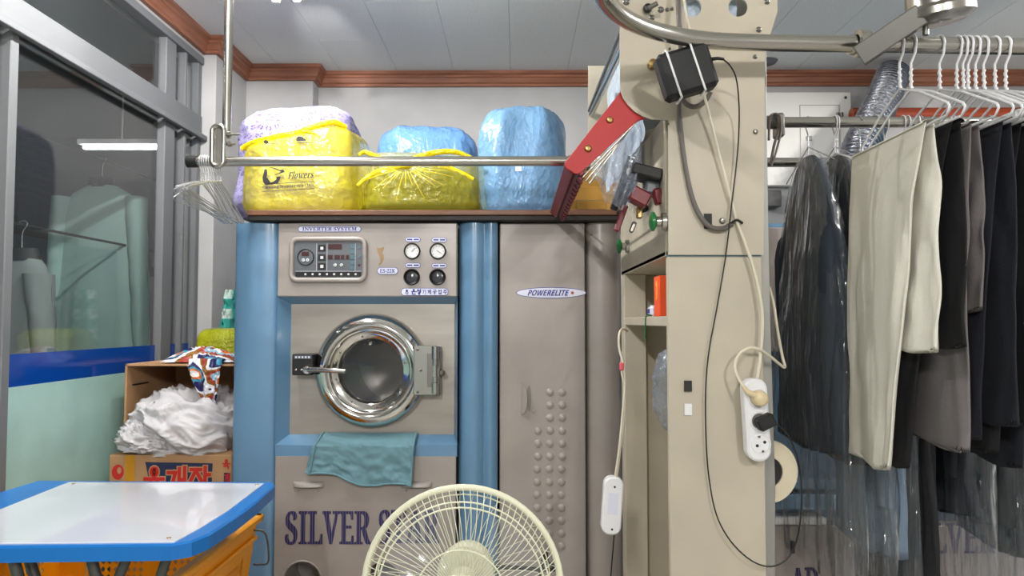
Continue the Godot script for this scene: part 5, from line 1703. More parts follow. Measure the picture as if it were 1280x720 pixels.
	for i in 13:
		part("bar_tooth", mb().box(Vector3(s0.x + 0.022, s0.y - 0.026, -1.79 - i * 0.058), Vector3(0.014, 0.014, 0.03), 0.002, tb), M.red_dark, arm)
	part("bar_edge", mb().tube([Vector3(s0.x + 0.04, s0.y + 0.012, -1.77), Vector3(s0.x + 0.04, s0.y + 0.012, -2.5)], 0.003, 6), M.chrome, arm)
	for i in 3:
		part("arm_link", mb().tube([spot(800 - i * 3, 148 + i * 2, 1.77 + i * 0.02), spot(728 + i * 4, 222 + i * 4, 1.77 + i * 0.02)], 0.003, 6), M.satin, arm)
	# film hanging below the head
	var fb := nz(72, 10.0, 2)
	for i in 4:
		var d := 1.82 + i * 0.13
		var x0 := spot(750 + i * 12, 200, d).x
		part("film_drape", mb().grid(18, 18, func(u: float, v: float):
			var x: float = lerpf(spot(806, 200, d).x, x0, u) - 0.02 * v
			var y := lerpf(spot(790, 152, d).y, spot(790, 240 + 22 * sin(u * 4.0 + i * 2.0), d).y, v)
			return Vector3(x, y, -d + 0.03 * sin(u * 16.0 + i) * (0.4 + v * 0.6) + 0.02 * fb.get_noise_2d(u, v))), M.film_bunch, t)
	# clamp gear under the film
	for q in [[[790, 196], [767, 262], 1.95, 0.011, "black"], [[797, 205], [774, 268], 2.0, 0.009, "dark"], [[788, 206], [838, 222], 1.84, 0.008, "black"], [[786, 214], [830, 226], 1.86, 0.01, "iron"], [[804, 222], [826, 256], 1.86, 0.009, "dark"], [[788, 232], [806, 262], 1.95, 0.012, "dark"], [[818, 216], [822, 250], 1.85, 0.007, "black"]]:
		part("clamp_bar", mb().tube([spot(q[0][0], q[0][1], q[2]), spot(q[1][0], q[1][1], q[2] + 0.06)], q[3], 8), M[q[4]], t)
	part("clamp_block", mb().box(spot(806, 218, 1.84), Vector3(0.075, 0.028, 0.09), 0.004, Basis(Vector3.BACK, -0.25)), M.dark, t)
	part("clamp_block", mb().box(spot(814, 232, 1.86), Vector3(0.035, 0.05, 0.06), 0.004, Basis(Vector3.BACK, -0.1)), M.panel_grey, t)
	part("red_clip", mb().box(spot(799, 247, 1.82), Vector3(0.048, 0.036, 0.05), 0.004, Basis(Vector3.BACK, -0.5)), M.red_dark, t)
	part("red_clip", mb().box(spot(776, 273, 1.9), Vector3(0.015, 0.072, 0.02), 0.003, Basis(Vector3.BACK, -0.35)), M.red_dark, t)
	part("red_clip", mb().box(spot(822, 246, 1.83), Vector3(0.02, 0.04, 0.03), 0.004, Basis(Vector3.BACK, 0.2)), M.red_dark, t)
	part("tan_clip", mb().box(spot(799, 266, 1.86), Vector3(0.014, 0.03, 0.02), 0.003), M.brass, t)
	part("steel_tip", mb().box(spot(791, 284, 1.9), Vector3(0.012, 0.03, 0.01), 0.003, Basis(Vector3.BACK, -0.4)), M.iron, t)
	# green push knobs on the side
	for q in [[832, 277], [786, 308]]:
		var p := on_side(q[0], q[1], XL)
		var kn := part("knob_base", mb().lathe([Vector2(0.022, 0.0), Vector2(0.021, 0.01), Vector2(0.012, 0.012), Vector2(0.012, 0.022)], along(p, Vector3.LEFT), 18), M.satin, t)
		part("green_knob", mb().lathe([Vector2(0.0, 0.04), Vector2(0.014, 0.038), Vector2(0.023, 0.034), Vector2(0.023, 0.028), Vector2(0.012, 0.022), Vector2(0.0, 0.022)], along(p, Vector3.LEFT), 20), M.green, kn, "green push knob")
	# thick grey lead looping over the front
	part("grey_lead", mb().tube(spl([spot(848, -20, 1.69), spot(849, 30, 1.67), spot(851, 60, 1.7), spot(850, 100, 1.715), spot(850, 150, 1.735), spot(857, 210, 1.735), spot(868, 255, 1.732), spot(884, 281, 1.728), spot(902, 286, 1.73), spot(915, 280, 1.74)], 6), 0.0062, 8), M.cable_grey, t)
	part("grey_ring", mb().tube(spl([spot(853, 122, 1.7), spot(858, 130, 1.705), spot(868, 133.5, 1.705), spot(880, 128, 1.705), spot(888, 115, 1.7)], 5), 0.006, 8), M.cable_grey, t)


func bagger_things() -> void:
	# black adapter strapped to the curved rail
	var ang := deg_to_rad(17.0)
	var c := spot(857, 91, 1.61)
	var b := Basis(Vector3.BACK, ang)
	var t := thing("power_adapter", "black power adapter strapped with white cable to the curved rail", "adapter", c)
	part("adapter_body", mb().box(c, Vector3(0.118, 0.102, 0.05), 0.009, b), M.adapter, t)
	for q in [[-0.034, 0.0], [0.02, 0.01]]:
		var p := c + b * Vector3(q[0], 0, 0)
		var hh := 0.054
		var zz := 0.0275
		part("white_strap", mb().tube([p + b * Vector3(0, hh, -zz), p + b * Vector3(0, hh, zz * 0.8), p + b * Vector3(0, hh * 0.9, zz), p + b * Vector3(0.001, -hh * 0.9, zz), p + b * Vector3(0.003, -hh, zz * 0.8), p + b * Vector3(0.003, -hh, -zz)], 0.0026, 6), M.cable_tie, t)
	part("strap_tie", mb().tube(spl([c + b * Vector3(0.02, 0.054, 0.0), spot(872, 44, 1.615), spot(864, 40, 1.64), spot(858, 20, 1.69), spot(853, -20, 1.7)], 4), 0.0028, 6), M.cable_white, t)
	part("cable_boot", mb().tube([spot(889, 74, 1.6), spot(897, 73, 1.59), spot(905, 74, 1.59)], 0.0045, 8, false, 0.003), M.adapter, t)
	part("thin_cable", mb().tube(spl([spot(904, 74, 1.59), spot(914, 84, 1.6), spot(921, 102, 1.64), spot(924, 140, 1.7), spot(922, 190, 1.72), spot(914, 260, 1.725), spot(907, 320, 1.735), spot(896, 385, 1.735), spot(886, 440, 1.735), spot(882, 490, 1.735), spot(883, 560, 1.735), spot(888, 610, 1.735), spot(898, 650, 1.73), spot(918, 682, 1.72), spot(945, 704, 1.71), spot(970, 707, 1.7), spot(990, 690, 1.7), spot(1000, 655, 1.7), spot(1002, 610, 1.7), spot(996, 570, 1.69), spot(984, 543, 1.68), spot(968, 528, 1.675), spot(962, 524, 1.675)], 5), 0.0018, 6), M.black, t, "thin black cable")
	# power strip
	var sb := Basis(Vector3.BACK, 0.05)
	var sc := spot(944.5, 524, 1.71)
	var s := thing("power_strip", "white three-socket power strip hanging on the bagging machine front", "power strip", sc)
	var k := 1.71 / FOCAL
	part("strip_body", mb().slab(round_rect(29 * k, 101 * k, 13 * k, 6), 0.034, Transform3D(sb, sc), 0.005), M.plastic_white, s)
	var zf := -1.71 + 0.017
	for i in 3:
		var p := sc + sb * Vector3(0.003, (27 - i * 28) * k, 0)
		p.z = zf
		var so := part("socket", mb().lathe([Vector2(0.0228, -0.001), Vector2(0.0222, 0.0032), Vector2(0.0198, 0.0036), Vector2(0.0188, 0.0008), Vector2(0.0, 0.0008)], along(p, Vector3.BACK), 24), M.plastic_white, s)
		if i == 2:
			for q in [-1, 1]:
				part("socket_hole", mb().lathe([Vector2(0.0, 0.001), Vector2(0.0036, 0.001), Vector2(0.0036, 0.0)], along(p + Vector3(q * 0.0085, q * 0.004, 0.0004), Vector3.BACK), 10), M.dark, so)
				part("earth_clip", mb().box(p + Vector3(q * 0.004, -q * 0.0165, 0.002), Vector3(0.005, 0.005, 0.003), 0.0005), M.iron, so)
	part("cord", mb().tube(spl([spot(947, 473, 1.71), spot(951, 440, 1.72), spot(953, 400, 1.722), spot(950, 370, 1.722), spot(942, 335, 1.725), spot(932, 305, 1.725), spot(922, 280, 1.735)], 5), 0.0042, 8), M.cable_white, s)
	part("cord", mb().tube(spl([spot(922, 280, 1.735), spot(910, 235, 1.725), spot(898, 190, 1.72), spot(888, 150, 1.71), spot(880, 118, 1.69)], 5), 0.0034, 8), M.cable_white, s)
	part("cable_tie", mb().tube(spl([spot(914, 279, 1.735), spot(921, 275, 1.728), spot(928, 279, 1.735)], 4), 0.003, 6), M.dark, s)
	# beige plug with its looped cord
	var pl := thing("beige_plug", "beige plug with looping cord in the top socket of the strip", "plug", spot(944, 497, 1.685))
	var pc := sc + sb * Vector3(0.003, 27 * k, 0)
	pc.z = zf
	part("plug_body", mb().lathe([Vector2(0.0, 0.03), Vector2(0.01, 0.029), Vector2(0.0165, 0.024), Vector2(0.018, 0.0), Vector2(0.0, -0.006)], along(pc, Vector3.BACK), 20), M.plug_beige, pl)
	part("plug_neck", mb().tube([pc + Vector3(-0.006, 0.006, 0.02), spot(934, 490, 1.675), spot(929, 483, 1.68)], 0.008, 8, false, 0.0045), M.plug_beige, pl)
	part("cord", mb().tube(spl([spot(929, 483, 1.68), spot(921, 468, 1.69), spot(919, 455, 1.7), spot(925, 442, 1.705), spot(937, 435, 1.705), spot(950, 437, 1.705), spot(962, 445, 1.73), spot(973, 454, 1.76), spot(981, 459, 1.78), spot(978, 446, 1.79), spot(974, 425, 1.82), spot(970, 400, 1.85), spot(966, 375, 1.88), spot(958, 350, 1.92)], 5), 0.0036, 8), M.cable_white, pl)
	# black plug
	var bp := thing("black_plug", "square black plug in the middle socket of the strip", "plug", spot(948, 530, 1.69))
	var bc := sc + sb * Vector3(0.003, -1 * k, 0)
	bc.z = zf
	part("plug_disc", mb().lathe([Vector2(0.0, 0.006), Vector2(0.0165, 0.005), Vector2(0.018, -0.004)], along(bc, Vector3.BACK), 18), M.cable_grey, bp)
	part("plug_body", mb().box(bc + Vector3(0.008, 0.0, 0.016), Vector3(0.04, 0.03, 0.026), 0.004, Basis(Vector3.BACK, 0.45)), M.adapter, bp)
	part("plug_neck", mb().tube([bc + Vector3(0.024, 0.008, 0.014), spot(967, 525, 1.675)], 0.004, 6, false, 0.002), M.adapter, bp)
	# tape spool behind the edge
	var sx := spot(958, 589, 1.86)
	var rr := 39.0 / FOCAL * 1.86
	var sp0 := thing("tape_spool", "cream spool with a dark core hanging at the machine edge", "spool", sx)
	var tl := along(sx, Vector3(0.12, 0.0, 1.0))
	part("spool_flange", mb().lathe([Vector2(rr * 0.47, 0.0), Vector2(rr * 0.47, 0.012), Vector2(rr * 0.97, 0.012), Vector2(rr, 0.008), Vector2(rr, -0.012), Vector2(rr * 0.47, -0.012), Vector2(rr * 0.47, 0.0)], tl, 36), M.paper, sp0)
	part("spool_core", mb().lathe([Vector2(0.0, 0.004), Vector2(rr * 0.2, 0.005), Vector2(rr * 0.465, 0.008), Vector2(rr * 0.465, -0.008)], tl, 28), M.black, sp0)
	# inline switch box on a cord
	var wb := Basis(Vector3.BACK, -0.07)
	var wc := spot(765, 631, 1.98)
	var kk := 1.98 / FOCAL
	var sw := thing("cord_switch_box", "long white switch box dangling on a cord beside the bagging machine", "switch box", wc)
	part("switch_body", mb().slab(round_rect(24 * kk, 70 * kk, 10 * kk, 6), 0.03, Transform3D(wb, wc), 0.004), M.plastic_white, sw)
	part("switch_label", mb().box(wc + wb * Vector3(0, 0.006, 0.0153), Vector3(12 * kk, 26 * kk, 0.0006), 0.0, wb), M.sticker, sw)
	for q in [0.05, -0.06]:
		part("switch_screw", mb().lathe([Vector2(0.0, 0.001), Vector2(0.003, 0.001), Vector2(0.003, 0.0)], along(wc + wb * Vector3(0.002, q, 0.015), Vector3.BACK), 8), M.dark, sw)
	part("cord", mb().tube(spl([spot(769, 596, 1.98), spot(774, 560, 1.98), spot(778, 520, 1.99), spot(781, 480, 2.0), spot(779, 455, 2.0), spot(774, 435, 2.01), spot(774, 418, 2.02), spot(778, 411, 2.05), spot(784, 414, 2.1)], 5), 0.0032, 8), M.cable_white, sw)
	part("cord", mb().tube(spl([spot(771, 596, 1.985), spot(778, 540, 1.99), spot(781.5, 490, 2.0), spot(777, 466, 2.0), spot(777, 440, 2.02)], 4), 0.0026, 6), M.cable_white, sw)
	part("pink_tag", mb().box(spot(777, 458, 1.995), Vector3(0.012, 0.022, 0.01), 0.003), M.pink, sw)
	part("tail_cable", mb().tube(spl([spot(768, 666, 1.98), spot(766, 690, 1.98), spot(763, 730, 1.98), spot(760, 800, 1.98)], 4), 0.0018, 6), M.black, sw)
	# things on the cubby shelf
	var sy := spot(835, 395, 1.75).y
	var q0 := on_side(829, 392, 0.385)
	var ob := thing("orange_box", "bright orange cardboard box standing on the cubby shelf", "box", Vector3(0.41, sy, q0.z - 0.02))
	var hb := spot(835, 342, 1.85).y - sy
	part("box_body", mb().box(Vector3(0.42, sy + hb * 0.5, q0.z - 0.01), Vector3(0.1, hb, 0.075), 0.002), M.orange, ob)
	part("printed_swirl", mb().slab(PackedVector2Array([Vector2(-0.01, -0.02), Vector2(0.008, -0.018), Vector2(0.014, 0.02), Vector2(0.0, 0.032), Vector2(-0.014, 0.022), Vector2(0.004, 0.014)]), 0.001, Transform3D(Basis(Vector3.UP, -PI * 0.5), Vector3(0.3695, sy + hb * 0.6, q0.z - 0.01))), M.orange_pale, ob)
	var lb := thing("small_packet", "small white and blue packet beside the orange box", "packet", Vector3(0.39, sy, q0.z - 0.12))
	part("packet_body", mb().box(Vector3(0.395, sy + 0.016, q0.z - 0.13), Vector3(0.05, 0.032, 0.045), 0.008), M.sticker, lb)
	part("packet_band", mb().box(Vector3(0.3695, sy + 0.016, q0.z - 0.13), Vector3(0.001, 0.012, 0.03), 0.0), M.ink, lb)
	solo("green_string", mb().tube(spl([Vector3(0.37, sy + 0.003, q0.z - 0.08), Vector3(0.355, sy + 0.004, q0.z - 0.08), Vector3(0.352, sy - 0.02, q0.z - 0.08), Vector3(0.352, sy - 0.06, q0.z - 0.082)], 4), 0.002, 6), M.green, "short green string hanging over the cubby shelf edge", "string")
	# bubble of plastic film stuffed in the lower cubby
	solo("plastic_wad", crumpled(Vector3(0.40, spot(833, 490, 1.85).y, -1.85), Vector3(0.05, 0.1, 0.05), 74, 0.02, 8.0, 40, 30), M.film_bunch, "wad of clear plastic film pushed into the lower cubby", "plastic wad")


# ---------- back wall on the right ----------
func back_wall_things() -> void:
	var D := 3.84
	var t := thing("electric_panel", "white electrical distribution box on the back wall", "electric box", spot(1010, 232, D))
	var m := mb()
	bx(m, 930, 115, 1065, 232, D, 3.9, 0.004)
	part("box_body", m, M.panel_white, t)
	m = mb()
	bx(m, 1000.5, 131, 1050.5, 232, D - 0.004, D, 0.001)
	part("door_edge", m, M.cream_edge, t)
	m = mb()
	bx(m, 1001.3, 131.8, 1049.7, 232, D - 0.006, D, 0.001)
	part("door_leaf", m, M.panel_white, t)
	m = mb()
	bx(m, 1008, 170, 1015, 176, D - 0.012, D - 0.006, 0.001)
	part("door_catch", m, M.iron, t)
	m = mb()
	bx(m, 1008, 176, 1015, 196, D - 0.01, D - 0.006, 0.001)
	part("catch_plate", m, M.white, t)
	for u in [1048, 1053]:
		m = mb()
		bx(m, u - 1.8, 140, u + 1.8, 152, D - 0.02, D - 0.004, 0.002)
		part("hinge", m, M.satin, t)
	part("screw", mb().lathe([Vector2(0.0, 0.004), Vector2(0.007, 0.003), Vector2(0.008, 0.0)], along(spot(1057, 122, D), Vector3.BACK), 10), M.dark, t)
	m = mb()
	bx(m, 958, 238, 977, 258, 3.8, 3.9, 0.003)
	solo("wall_socket_box", m, M.black, "black socket box under the electrical box", "socket box")
	# glossy orange-brown bar
	var a := spot(1064, 143, 3.78)
	var b := spot(1300, 143.5, 3.78)
	b.y = a.y
	var ob := thing("orange_wall_bar", "glossy orange-brown bar along the back wall under the moulding", "bar", (a + b) * 0.5)
	part("bar_tube", mb().tube([a, b], 0.034, 20), M.orange_bar, ob)
	for q in [a + Vector3(0.05, 0, 0), b - Vector3(0.05, 0, 0)]:
		part("bar_bracket", mb().box(Vector3(q.x, q.y, -3.85), Vector3(0.03, 0.03, 0.1), 0.003), M.iron, ob)
	# flexible duct
	var path := spl([spot(1117, 91, 3.72), spot(1110, 108, 3.68), spot(1099, 134, 3.6), spot(1086, 162, 3.52), spot(1072, 196, 3.45), Vector3(1.55, 2.0, -3.4), Vector3(1.53, 1.862, -3.38)], 14)
	var n := path.size()
	var tr := 0.076
	var d := mb()
	var up := Vector3.UP
	var tg := []
	for i in n:
		tg.append((path[mini(i + 1, n - 1)] - path[maxi(i - 1, 0)]).normalized())
	d.grid(28, (n - 1) * 5, func(u: float, v: float):
		var s: float = v * (n - 1)
		var i := mini(int(s), n - 2)
		var p: Vector3 = path[i].lerp(path[i + 1], s - i)
		var tt: Vector3 = tg[i].lerp(tg[i + 1], s - i).normalized()
		var x := tt.cross(Vector3(0.9, 0.1, 0.3)).normalized()
		var y := tt.cross(x)
		var r := tr * (1.0 + 0.1 * sin(s * TAU * 0.5))
		return p + (x * cos(u * TAU) + y * sin(u * TAU)) * r, true)
	solo("flexible_duct", d, M.duct, "ribbed aluminium foil exhaust duct in front of the back wall", "duct")
	var dp := spot(972, 90, 3.55)
	solo("ceiling_disc", mb().lathe([Vector2(0.0, -0.012), Vector2(0.05, -0.012), Vector2(0.06, 0.0), Vector2(0.0, 0.0)], Transform3D(Basis.IDENTITY, Vector3(dp.x, CEIL, -3.72)), 28), M.panel_grey, "small round grey disc on the ceiling near the moulding", "ceiling disc")


# ---------- rails on the right ----------
const RY := 2.118
func rail_y_at(d: float) -> float:
	return RY

func right_rails() -> void:
	# the conveyor rail runs level and turns towards the camera at its left end
	var y := RY
	var pts := []
	for q in [[0.15, 0.7], [0.15, 1.1], [0.152, 1.33], [0.185, 1.43], [0.245, 1.51], [0.33, 1.57], [0.43, 1.605], [0.56, 1.62], [0.8, 1.63], [1.1, 1.645], [1.5, 1.66]]:
		pts.append(Vector3(q[0], y, -q[1]))
	var t := thing("curved_conveyor_rail", "thick polished steel rail curving round in front of the bagging machine", "rail", Vector3(0.6, y, -1.6))
	part("rail_tube", mb().tube(spl(pts, 6), 0.0185, 18), M.satin, t)
	part("rail_collar", mb().tube([spot(1062, 64, 1.633) * Vector3(1, 0, 1) + Vector3(0, y, 0), spot(1074, 64, 1.633) * Vector3(1, 0, 1) + Vector3(0, y, 0)], 0.022, 18), M.satin, t)
	# bracket arm up to the ceiling
	var a := spot(1084, 74, 1.62)
	var b := spot(1150, 30, 1.56)
	var dir := (b - a).normalized()
	var side := Vector3(0, 0, 1).cross(dir).normalized()
	var bs := Basis(dir, side, dir.cross(side))
	var arm := part("bracket_arm", mb().box((a + b) * 0.5 + Vector3(0, 0.004, 0.0), Vector3((b - a).length() + 0.02, 0.012, 0.1), 0.003, bs), M.satin, t, "slanting steel bracket arm")
	for s in [-1, 1]:
		part("arm_flange", mb().box((a + b) * 0.5 + bs * Vector3(0, 0.014, s * 0.05), Vector3((b - a).length() + 0.02, 0.045, 0.006), 0.002, bs), M.iron, arm)
	part("rail_clip", mb().lathe([Vector2(0.02, -0.014), Vector2(0.03, -0.012), Vector2(0.03, 0.012), Vector2(0.02, 0.014)], along(Vector3(a.x - 0.008, y, a.z - 0.005), Vector3.RIGHT), 20), M.satin, arm)
	var bc := spot(1170, 14, 1.55)
	part("bracket_boss", mb().lathe([Vector2(0.0, -0.026), Vector2(0.055, -0.026), Vector2(0.074, -0.014), Vector2(0.074, 0.0), Vector2(0.058, 0.01), Vector2(0.054, 0.06), Vector2(0.035, 0.072), Vector2(0.0, 0.072)], Transform3D(Basis(Vector3.RIGHT, 0.12) * Basis(Vector3.BACK, 0.16), bc), 32), M.satin, arm)
	part("bracket_tail", mb().box(spot(1200, 4, 1.55), Vector3(0.12, 0.022, 0.09), 0.008, Basis(Vector3.BACK, 0.55)), M.satin, arm)
	part("boss_screw", mb().lathe([Vector2(0.0, -0.012), Vector2(0.006, -0.012), Vector2(0.006, 0.01)], Transform3D(Basis.IDENTITY, spot(1157, 37, 1.54)), 10), M.iron, arm)
	part("hanger_rod", mb().tube([bc + Vector3(0.0, 0.05, 0), Vector3(bc.x, CEIL, bc.z)], 0.016, 12), M.aluminium, arm)
	# second rail fixed to the bagging machine
	var r1 := spot(968, 153, 2.12)
	var r2 := spot(1300, 157, 2.12)
	r2.y = r1.y
	var u := thing("garment_rail", "steel garment rail fixed to the side of the bagging machine", "rail", (r1 + r2) * 0.5)
	part("rail_tube", mb().tube([Vector3(0.585, r1.y, -2.12), r2], 0.0155, 16), M.satin, u)
	part("rail_socket", mb().tube([Vector3(0.59, r1.y, -2.12), Vector3(0.77, r1.y, -2.12)], 0.0195, 16), M.iron, u)
	part("rail_clamp", mb().box(Vector3(r1.x + 0.012, r1.y - 0.012, -2.12), Vector3(0.022, 0.07, 0.05), 0.006), M.iron, u)
	part("tie_cord", mb().tube(spl([spot(963, 205, 2.08), spot(968, 180, 2.07), spot(974, 160, 2.075), spot(972, 147, 2.1), spot(966, 143, 2.12), spot(962, 150, 2.09), spot(961, 175, 2.07)], 5), 0.004, 6), M.cable_grey, u)
	part("tie_cord", mb().tube(spl([spot(969, 142, 2.1), spot(975, 146, 2.075), spot(976, 165, 2.07), spot(970, 190, 2.07), spot(964, 208, 2.075)], 5), 0.0035, 6), M.cable_grey, u)
	var l1 := spot(960, 203, 2.3)
	var l2 := spot(1200, 203, 2.3)
	l2.y = l1.y
	var lw := thing("lower_rail", "thinner steel rail below the garment rail", "rail", (l1 + l2) * 0.5)
	part("rail_tube", mb().tube([Vector3(0.585, l1.y, -2.3), l2], 0.0145, 14), M.satin, lw)


# ---------- garments ----------
# one hanging half of folded trousers: z from -d0 (near) to -d1 (far) at the top, narrowing to e0, e1 at the hem
func leg_panel(xc: float, y0: float, y1: float, d0: float, d1: float, e0: float, e1: float, th: float, seed_: int, amp: float, lean: float, cuff := 0.0) -> MB:
	var f := nz(seed_, 1.6, 2)
	return mb().grid(44, 40, func(u: float, v: float):
		var w: float = clampf(v * 1.03, 0.0, 1.0)
		var an: float = u * TAU
		var cz := sp(cos(an), 0.55)
		var cx := sp(sin(an), 0.75)
		var n0 := lerpf(d0, e0, pow(w, 0.8))
		var n1 := lerpf(d1, e1, pow(w, 0.8))
		var zc := (n0 + n1) * 0.5
		var hw := (n1 - n0) * 0.5
		var k := 1.0 if v < 0.999 else 0.0
		var fold := (sin((cz * 2.2 + f.get_noise_2d(cz, w) * 1.5) * 2.4 + seed_) * amp + f.get_noise_2d(cz * 2.0 + 7.0, w * 1.5) * amp * 1.4) * smoothstep(0.02, 0.35, w)
		var t2 := th * (0.5 + 0.5 * smoothstep(0.0, 0.1, w))
		if cuff > 0.0 and w * (y0 - y1) > (y0 - y1) - cuff:
			t2 *= 1.25
		return Vector3(xc + lean * smoothstep(0.0, 0.25, w) + cx * t2 * k + fold, lerpf(y0, y1, w) + 0.01 * sin(cz * 3.0) * w * k, -(zc + cz * hw * k)), true)

func trousers(label: String, group: String, x: float, ybar: float, dn: float, df: float, la: float, lb: float, cloth: Material, seed_: int, th := 0.006, amp := 0.0028, taper := 0.1, sleeve := false) -> Node3D:
	var t := thing("folded_trousers", label, "trousers", Vector3(x, ybar - maxf(la, lb), -(dn + df) * 0.5), group)
	part("front_fold", leg_panel(x - 0.008, ybar + 0.004, ybar - la, dn, df, dn + taper, df + 0.03, th, seed_, amp, -0.006), cloth, t)
	part("back_fold", leg_panel(x + 0.008, ybar + 0.004, ybar - lb, dn, df, dn + 0.02, df - 0.01, th, seed_ + 1, amp, 0.009, 0.05), cloth, t)
	part("top_fold", mb().grid(12, 10, func(u: float, v: float):
		var a: float = PI * u
		return Vector3(x + 0.001 - cos(a) * (0.009 + th), ybar + 0.002 + sin(a) * 0.008, -lerpf(dn, df, v))), cloth, t)
	return t


func film_cover(xc: float, y0: float, y1: float, d0: float, d1: float, th: float, seed_: int, flare: float, parent: Node3D) -> void:
	var f := nz(seed_, 3.0, 3, true)
	part("plastic_cover", mb().grid(56, 44, func(u: float, v: float):
		var an: float = u * TAU
		var sh: float = pow(clampf(v / 0.4, 0.0, 1.0), 0.6)
		var cz := sp(cos(an), 0.7)
		var cx := sp(sin(an), 0.7)
		var hw := (d1 - d0) * 0.5 * lerpf(0.22, 1.0, sh) * (1.0 + 0.08 * v)
		var t2 := th * lerpf(0.3, 1.0, sh) * (1.0 + flare * v)
		var k := f.get_noise_3d(cz * 1.6, v * 0.35, cx * 0.7) * 0.02 * sh
		return Vector3(xc + cx * (t2 + k), lerpf(y0, y1, v) - 0.02 * cz * cz * (1.0 - v), -((d0 + d1) * 0.5 + cz * (hw + k))), true), M.film, parent, "clear plastic cover")

# a jacket under film, hung on the garment rail; its plane is across the rail
func covered_jacket(label: String, group: String, x: float, rail: float, d0: float, d1: float, length: float, thick: float, cloth: Material, seed_: int, cover := true) -> void:
	var t := thing("covered_garment", label, "garment", Vector3(x, rail - length - 0.12, -(d0 + d1) * 0.5), group)
	var f := nz(seed_, 2.6, 3)
	var top := rail - 0.1
	var zc := (d0 + d1) * 0.5
	var hw0 := (d1 - d0) * 0.5
	part("body", mb().grid(56, 34, func(u: float, v: float):
		var an: float = u * TAU
		var sh: float = clampf(v / 0.36, 0.0, 1.0)
		var cz := sp(cos(an), 0.7)
		var cx := sp(sin(an), 0.8)
		var hw := hw0 * lerpf(0.16, 1.0, pow(sh, 0.55)) * (1.0 + 0.04 * v)
		var t2 := thick * lerpf(0.35, 1.0, sqrt(sh))
		var fold := (sin(cz * 7.0 + f.get_noise_2d(cz * 1.3, v) * 3.0) * 0.009 + f.get_noise_2d(cz * 3.0, v * 0.7 + 5.0) * 0.014) * smoothstep(0.05, 0.4, v)
		var k := 1.0 if v < 0.99 else 0.0
		return Vector3(x + cx * t2 * k + fold, top - v * length, -(zc + cz * hw * lerpf(0.2, 1.0, k))), true), cloth, t)
	for s in [-1, 1]:
		part("sleeve", mb().grid(18, 20, func(u: float, v: float):
			var an: float = u * TAU
			var r := lerpf(0.05, 0.036, v) * sqrt(minf(1.0, v * 7.0))
			return Vector3(x - 0.006 - thick * 0.25 + cos(an) * r * 0.6, top - 0.2 - v * length * 0.68, -(zc + s * (hw0 - 0.035) + sin(an) * r * 0.85 - s * 0.02 * sin(v * 2.0)) + 0.004 * sin(v * 14.0)), true), cloth, t)
	part("hanger_hook", mb().tube(spl([Vector3(x, top + 0.0, -zc), Vector3(x, top + 0.06, -zc), Vector3(x, rail + 0.0, -zc - 0.019), Vector3(x, rail + 0.0195, -zc), Vector3(x, rail + 0.002, -zc + 0.019)], 6), 0.0018, 6), M.hanger_metal, t)
	for s in [-1, 1]:
		part("hanger_shoulder", mb().tube([Vector3(x, top + 0.03, -zc), Vector3(x, top - 0.045, -zc + s * hw0 * 0.85)], 0.0018, 5), M.hanger_metal, t)
	if cover:
		film_cover(x, top + 0.02, top - length - 0.3, d0 - 0.03, d1 + 0.03, thick + 0.012, seed_ + 3, 0.12, t)


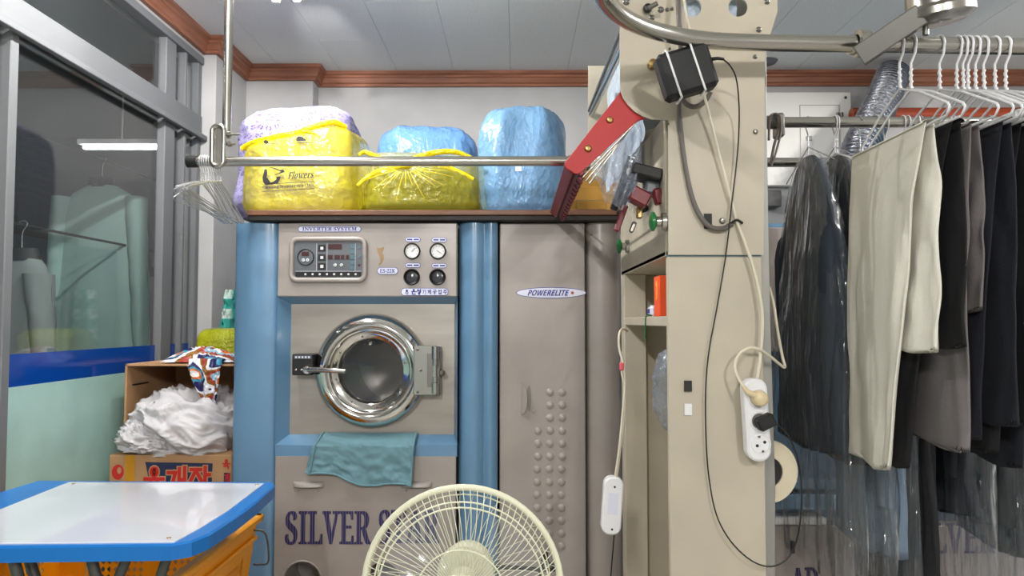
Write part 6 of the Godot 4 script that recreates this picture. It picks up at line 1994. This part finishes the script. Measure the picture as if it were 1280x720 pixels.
func garments() -> void:
	var g := "trousers folded over white wire hangers"
	var hg := "white wire hangers on the curved rail"
	var rows := [
		[1125.0, 0.854], [1140.0, 0.881], [1176.0, 0.945], [1199.0, 0.986], [1206.0, 0.999], [1212.5, 1.012], [1222.0, 1.028], [1232.0, 1.046], [1247.0, 1.072], [1261.0, 1.098]]
	var first: Node3D
	var what := ["holding the cream trousers", "just behind the cream trousers", "holding the black trousers", "between the black and the grey trousers", "holding the grey trousers", "with a paper sleeve beside the grey trousers", "", "", "", ""]
	var r := RandomNumberGenerator.new()
	r.seed = 9
	for i in rows.size():
		var x: float = rows[i][1]
		var at := Vector3(x, RY, -(1.63 + (x - 0.8) * 0.05))
		var lab: String = "white coated wire hanger " + what[i] if what[i] != "" else "white coated wire hanger holding dark trousers at the rail's right end"
		if i == 0:
			first = thing("coated_wire_hanger", lab, "hanger", at, hg)
			hanger_parts(first, 0.37, 0.1, 0.085, 0.024, 0.0028, M.hanger, 0.021)
		else:
			var h := copy(first, at, lab)
			h.rotation = Vector3(0, r.randf_range(-0.05, 0.05), r.randf_range(-0.02, 0.02))
	var yb := RY - 0.1 - 0.085 - 0.024
	trousers("cream trousers folded over a white hanger beside the covered jackets", g, 0.856, yb, 1.52, 1.86, spot(1090, 580, 1.75).y * -1 + yb, yb - spot(1150, 438, 1.52).y, M.cream_cloth, 81, 0.008, 0.005, 0.17)
	trousers("black trousers hanging right behind the cream trousers", g, 0.905, yb, 1.51, 1.85, 0.74, yb - spot(1180, 432, 1.53).y, M.black_cloth, 83, 0.006, 0.0028, 0.2)
	trousers("grey trousers with pressed creases between the black ones", g, 0.955, yb, 1.53, 1.85, 0.68, yb - spot(1210, 385, 1.54).y, M.grey_cloth, 87, 0.007, 0.003, 0.03)
	for i in 3:
		trousers("dark trousers packed at the right end of the curved rail", g, 1.002 + i * 0.046, yb, 1.5 + 0.012 * (i % 2), 1.85, 0.66 + 0.03 * (i % 3), 0.62, M.navy_cloth if i % 2 == 0 else M.black_cloth, 89 + i * 2)
	# paper sleeves on two bars
	for q in [[1.03, 0.0], [1.095, 0.02]]:
		solo("paper_sleeve", mb().box(Vector3(q[0], yb + 0.016, -1.6 - q[1]), Vector3(0.016, 0.022, 0.2), 0.006), M.sleeve_paper, "white paper sleeve on the bar of a %s hanger" % ("middle" if q[1] == 0.0 else "far right"), "paper sleeve", "paper sleeves on hangers")
	# garments on the second rail
	var g2 := "garments under clear plastic on the garment rail"
	var ry := spot(968, 153, 2.12).y
	covered_jacket("slate blue jacket in clear plastic next to the bagging machine", g2, 0.845, ry, 1.92, 2.34, 0.84, 0.03, M.slate_cloth, 101)
	covered_jacket("black jacket in clear plastic between slate jacket and cream trousers", g2, 0.92, ry, 1.92, 2.33, 0.87, 0.025, M.black_cloth, 104)
	covered_jacket("light blue long shirt in clear plastic below the cream trousers", g2, 0.99, ry, 1.94, 2.3, 1.12, 0.024, M.sky_cloth, 107)
	covered_jacket("long black coat hanging behind the grey trousers", g2, 1.06, ry, 1.92, 2.32, 1.45, 0.026, M.black_cloth, 110, false)
	covered_jacket("dark navy coat in clear plastic behind the packed trousers", g2, 1.165, ry, 1.92, 2.32, 1.0, 0.03, M.navy_cloth, 113)
	covered_jacket("black coat in clear plastic behind the last packed trousers", g2, 1.265, ry, 1.92, 2.32, 1.03, 0.03, M.black_cloth, 116)
	for i in 3:  # extra coats added to shade the lower right of the second machine
		covered_jacket("added dark coat in clear plastic far along the garment rail, there to shade the machine", g2, 1.365 + i * 0.1, ry, 1.92, 2.32, 1.12, 0.03, M.navy_cloth if i == 1 else M.black_cloth, 119 + i * 3)
	# spare hangers showing between the garments on that rail
	var spare: Node3D
	for u in [1043, 1046, 1107, 1128, 1134, 1146, 1190]:
		var p := spot(u, 153, 2.12)
		if spare == null:
			spare = thing("thin_wire_hanger", "thin wire hanger among the covered garments on the garment rail", "hanger", Vector3(p.x, ry, -2.12), "thin hangers on the garment rail")
			hanger_parts(spare, 0.38, 0.09, 0.08, 0.012, 0.0017, M.hanger, 0.019)
		else:
			copy(spare, Vector3(p.x, ry, -2.12))
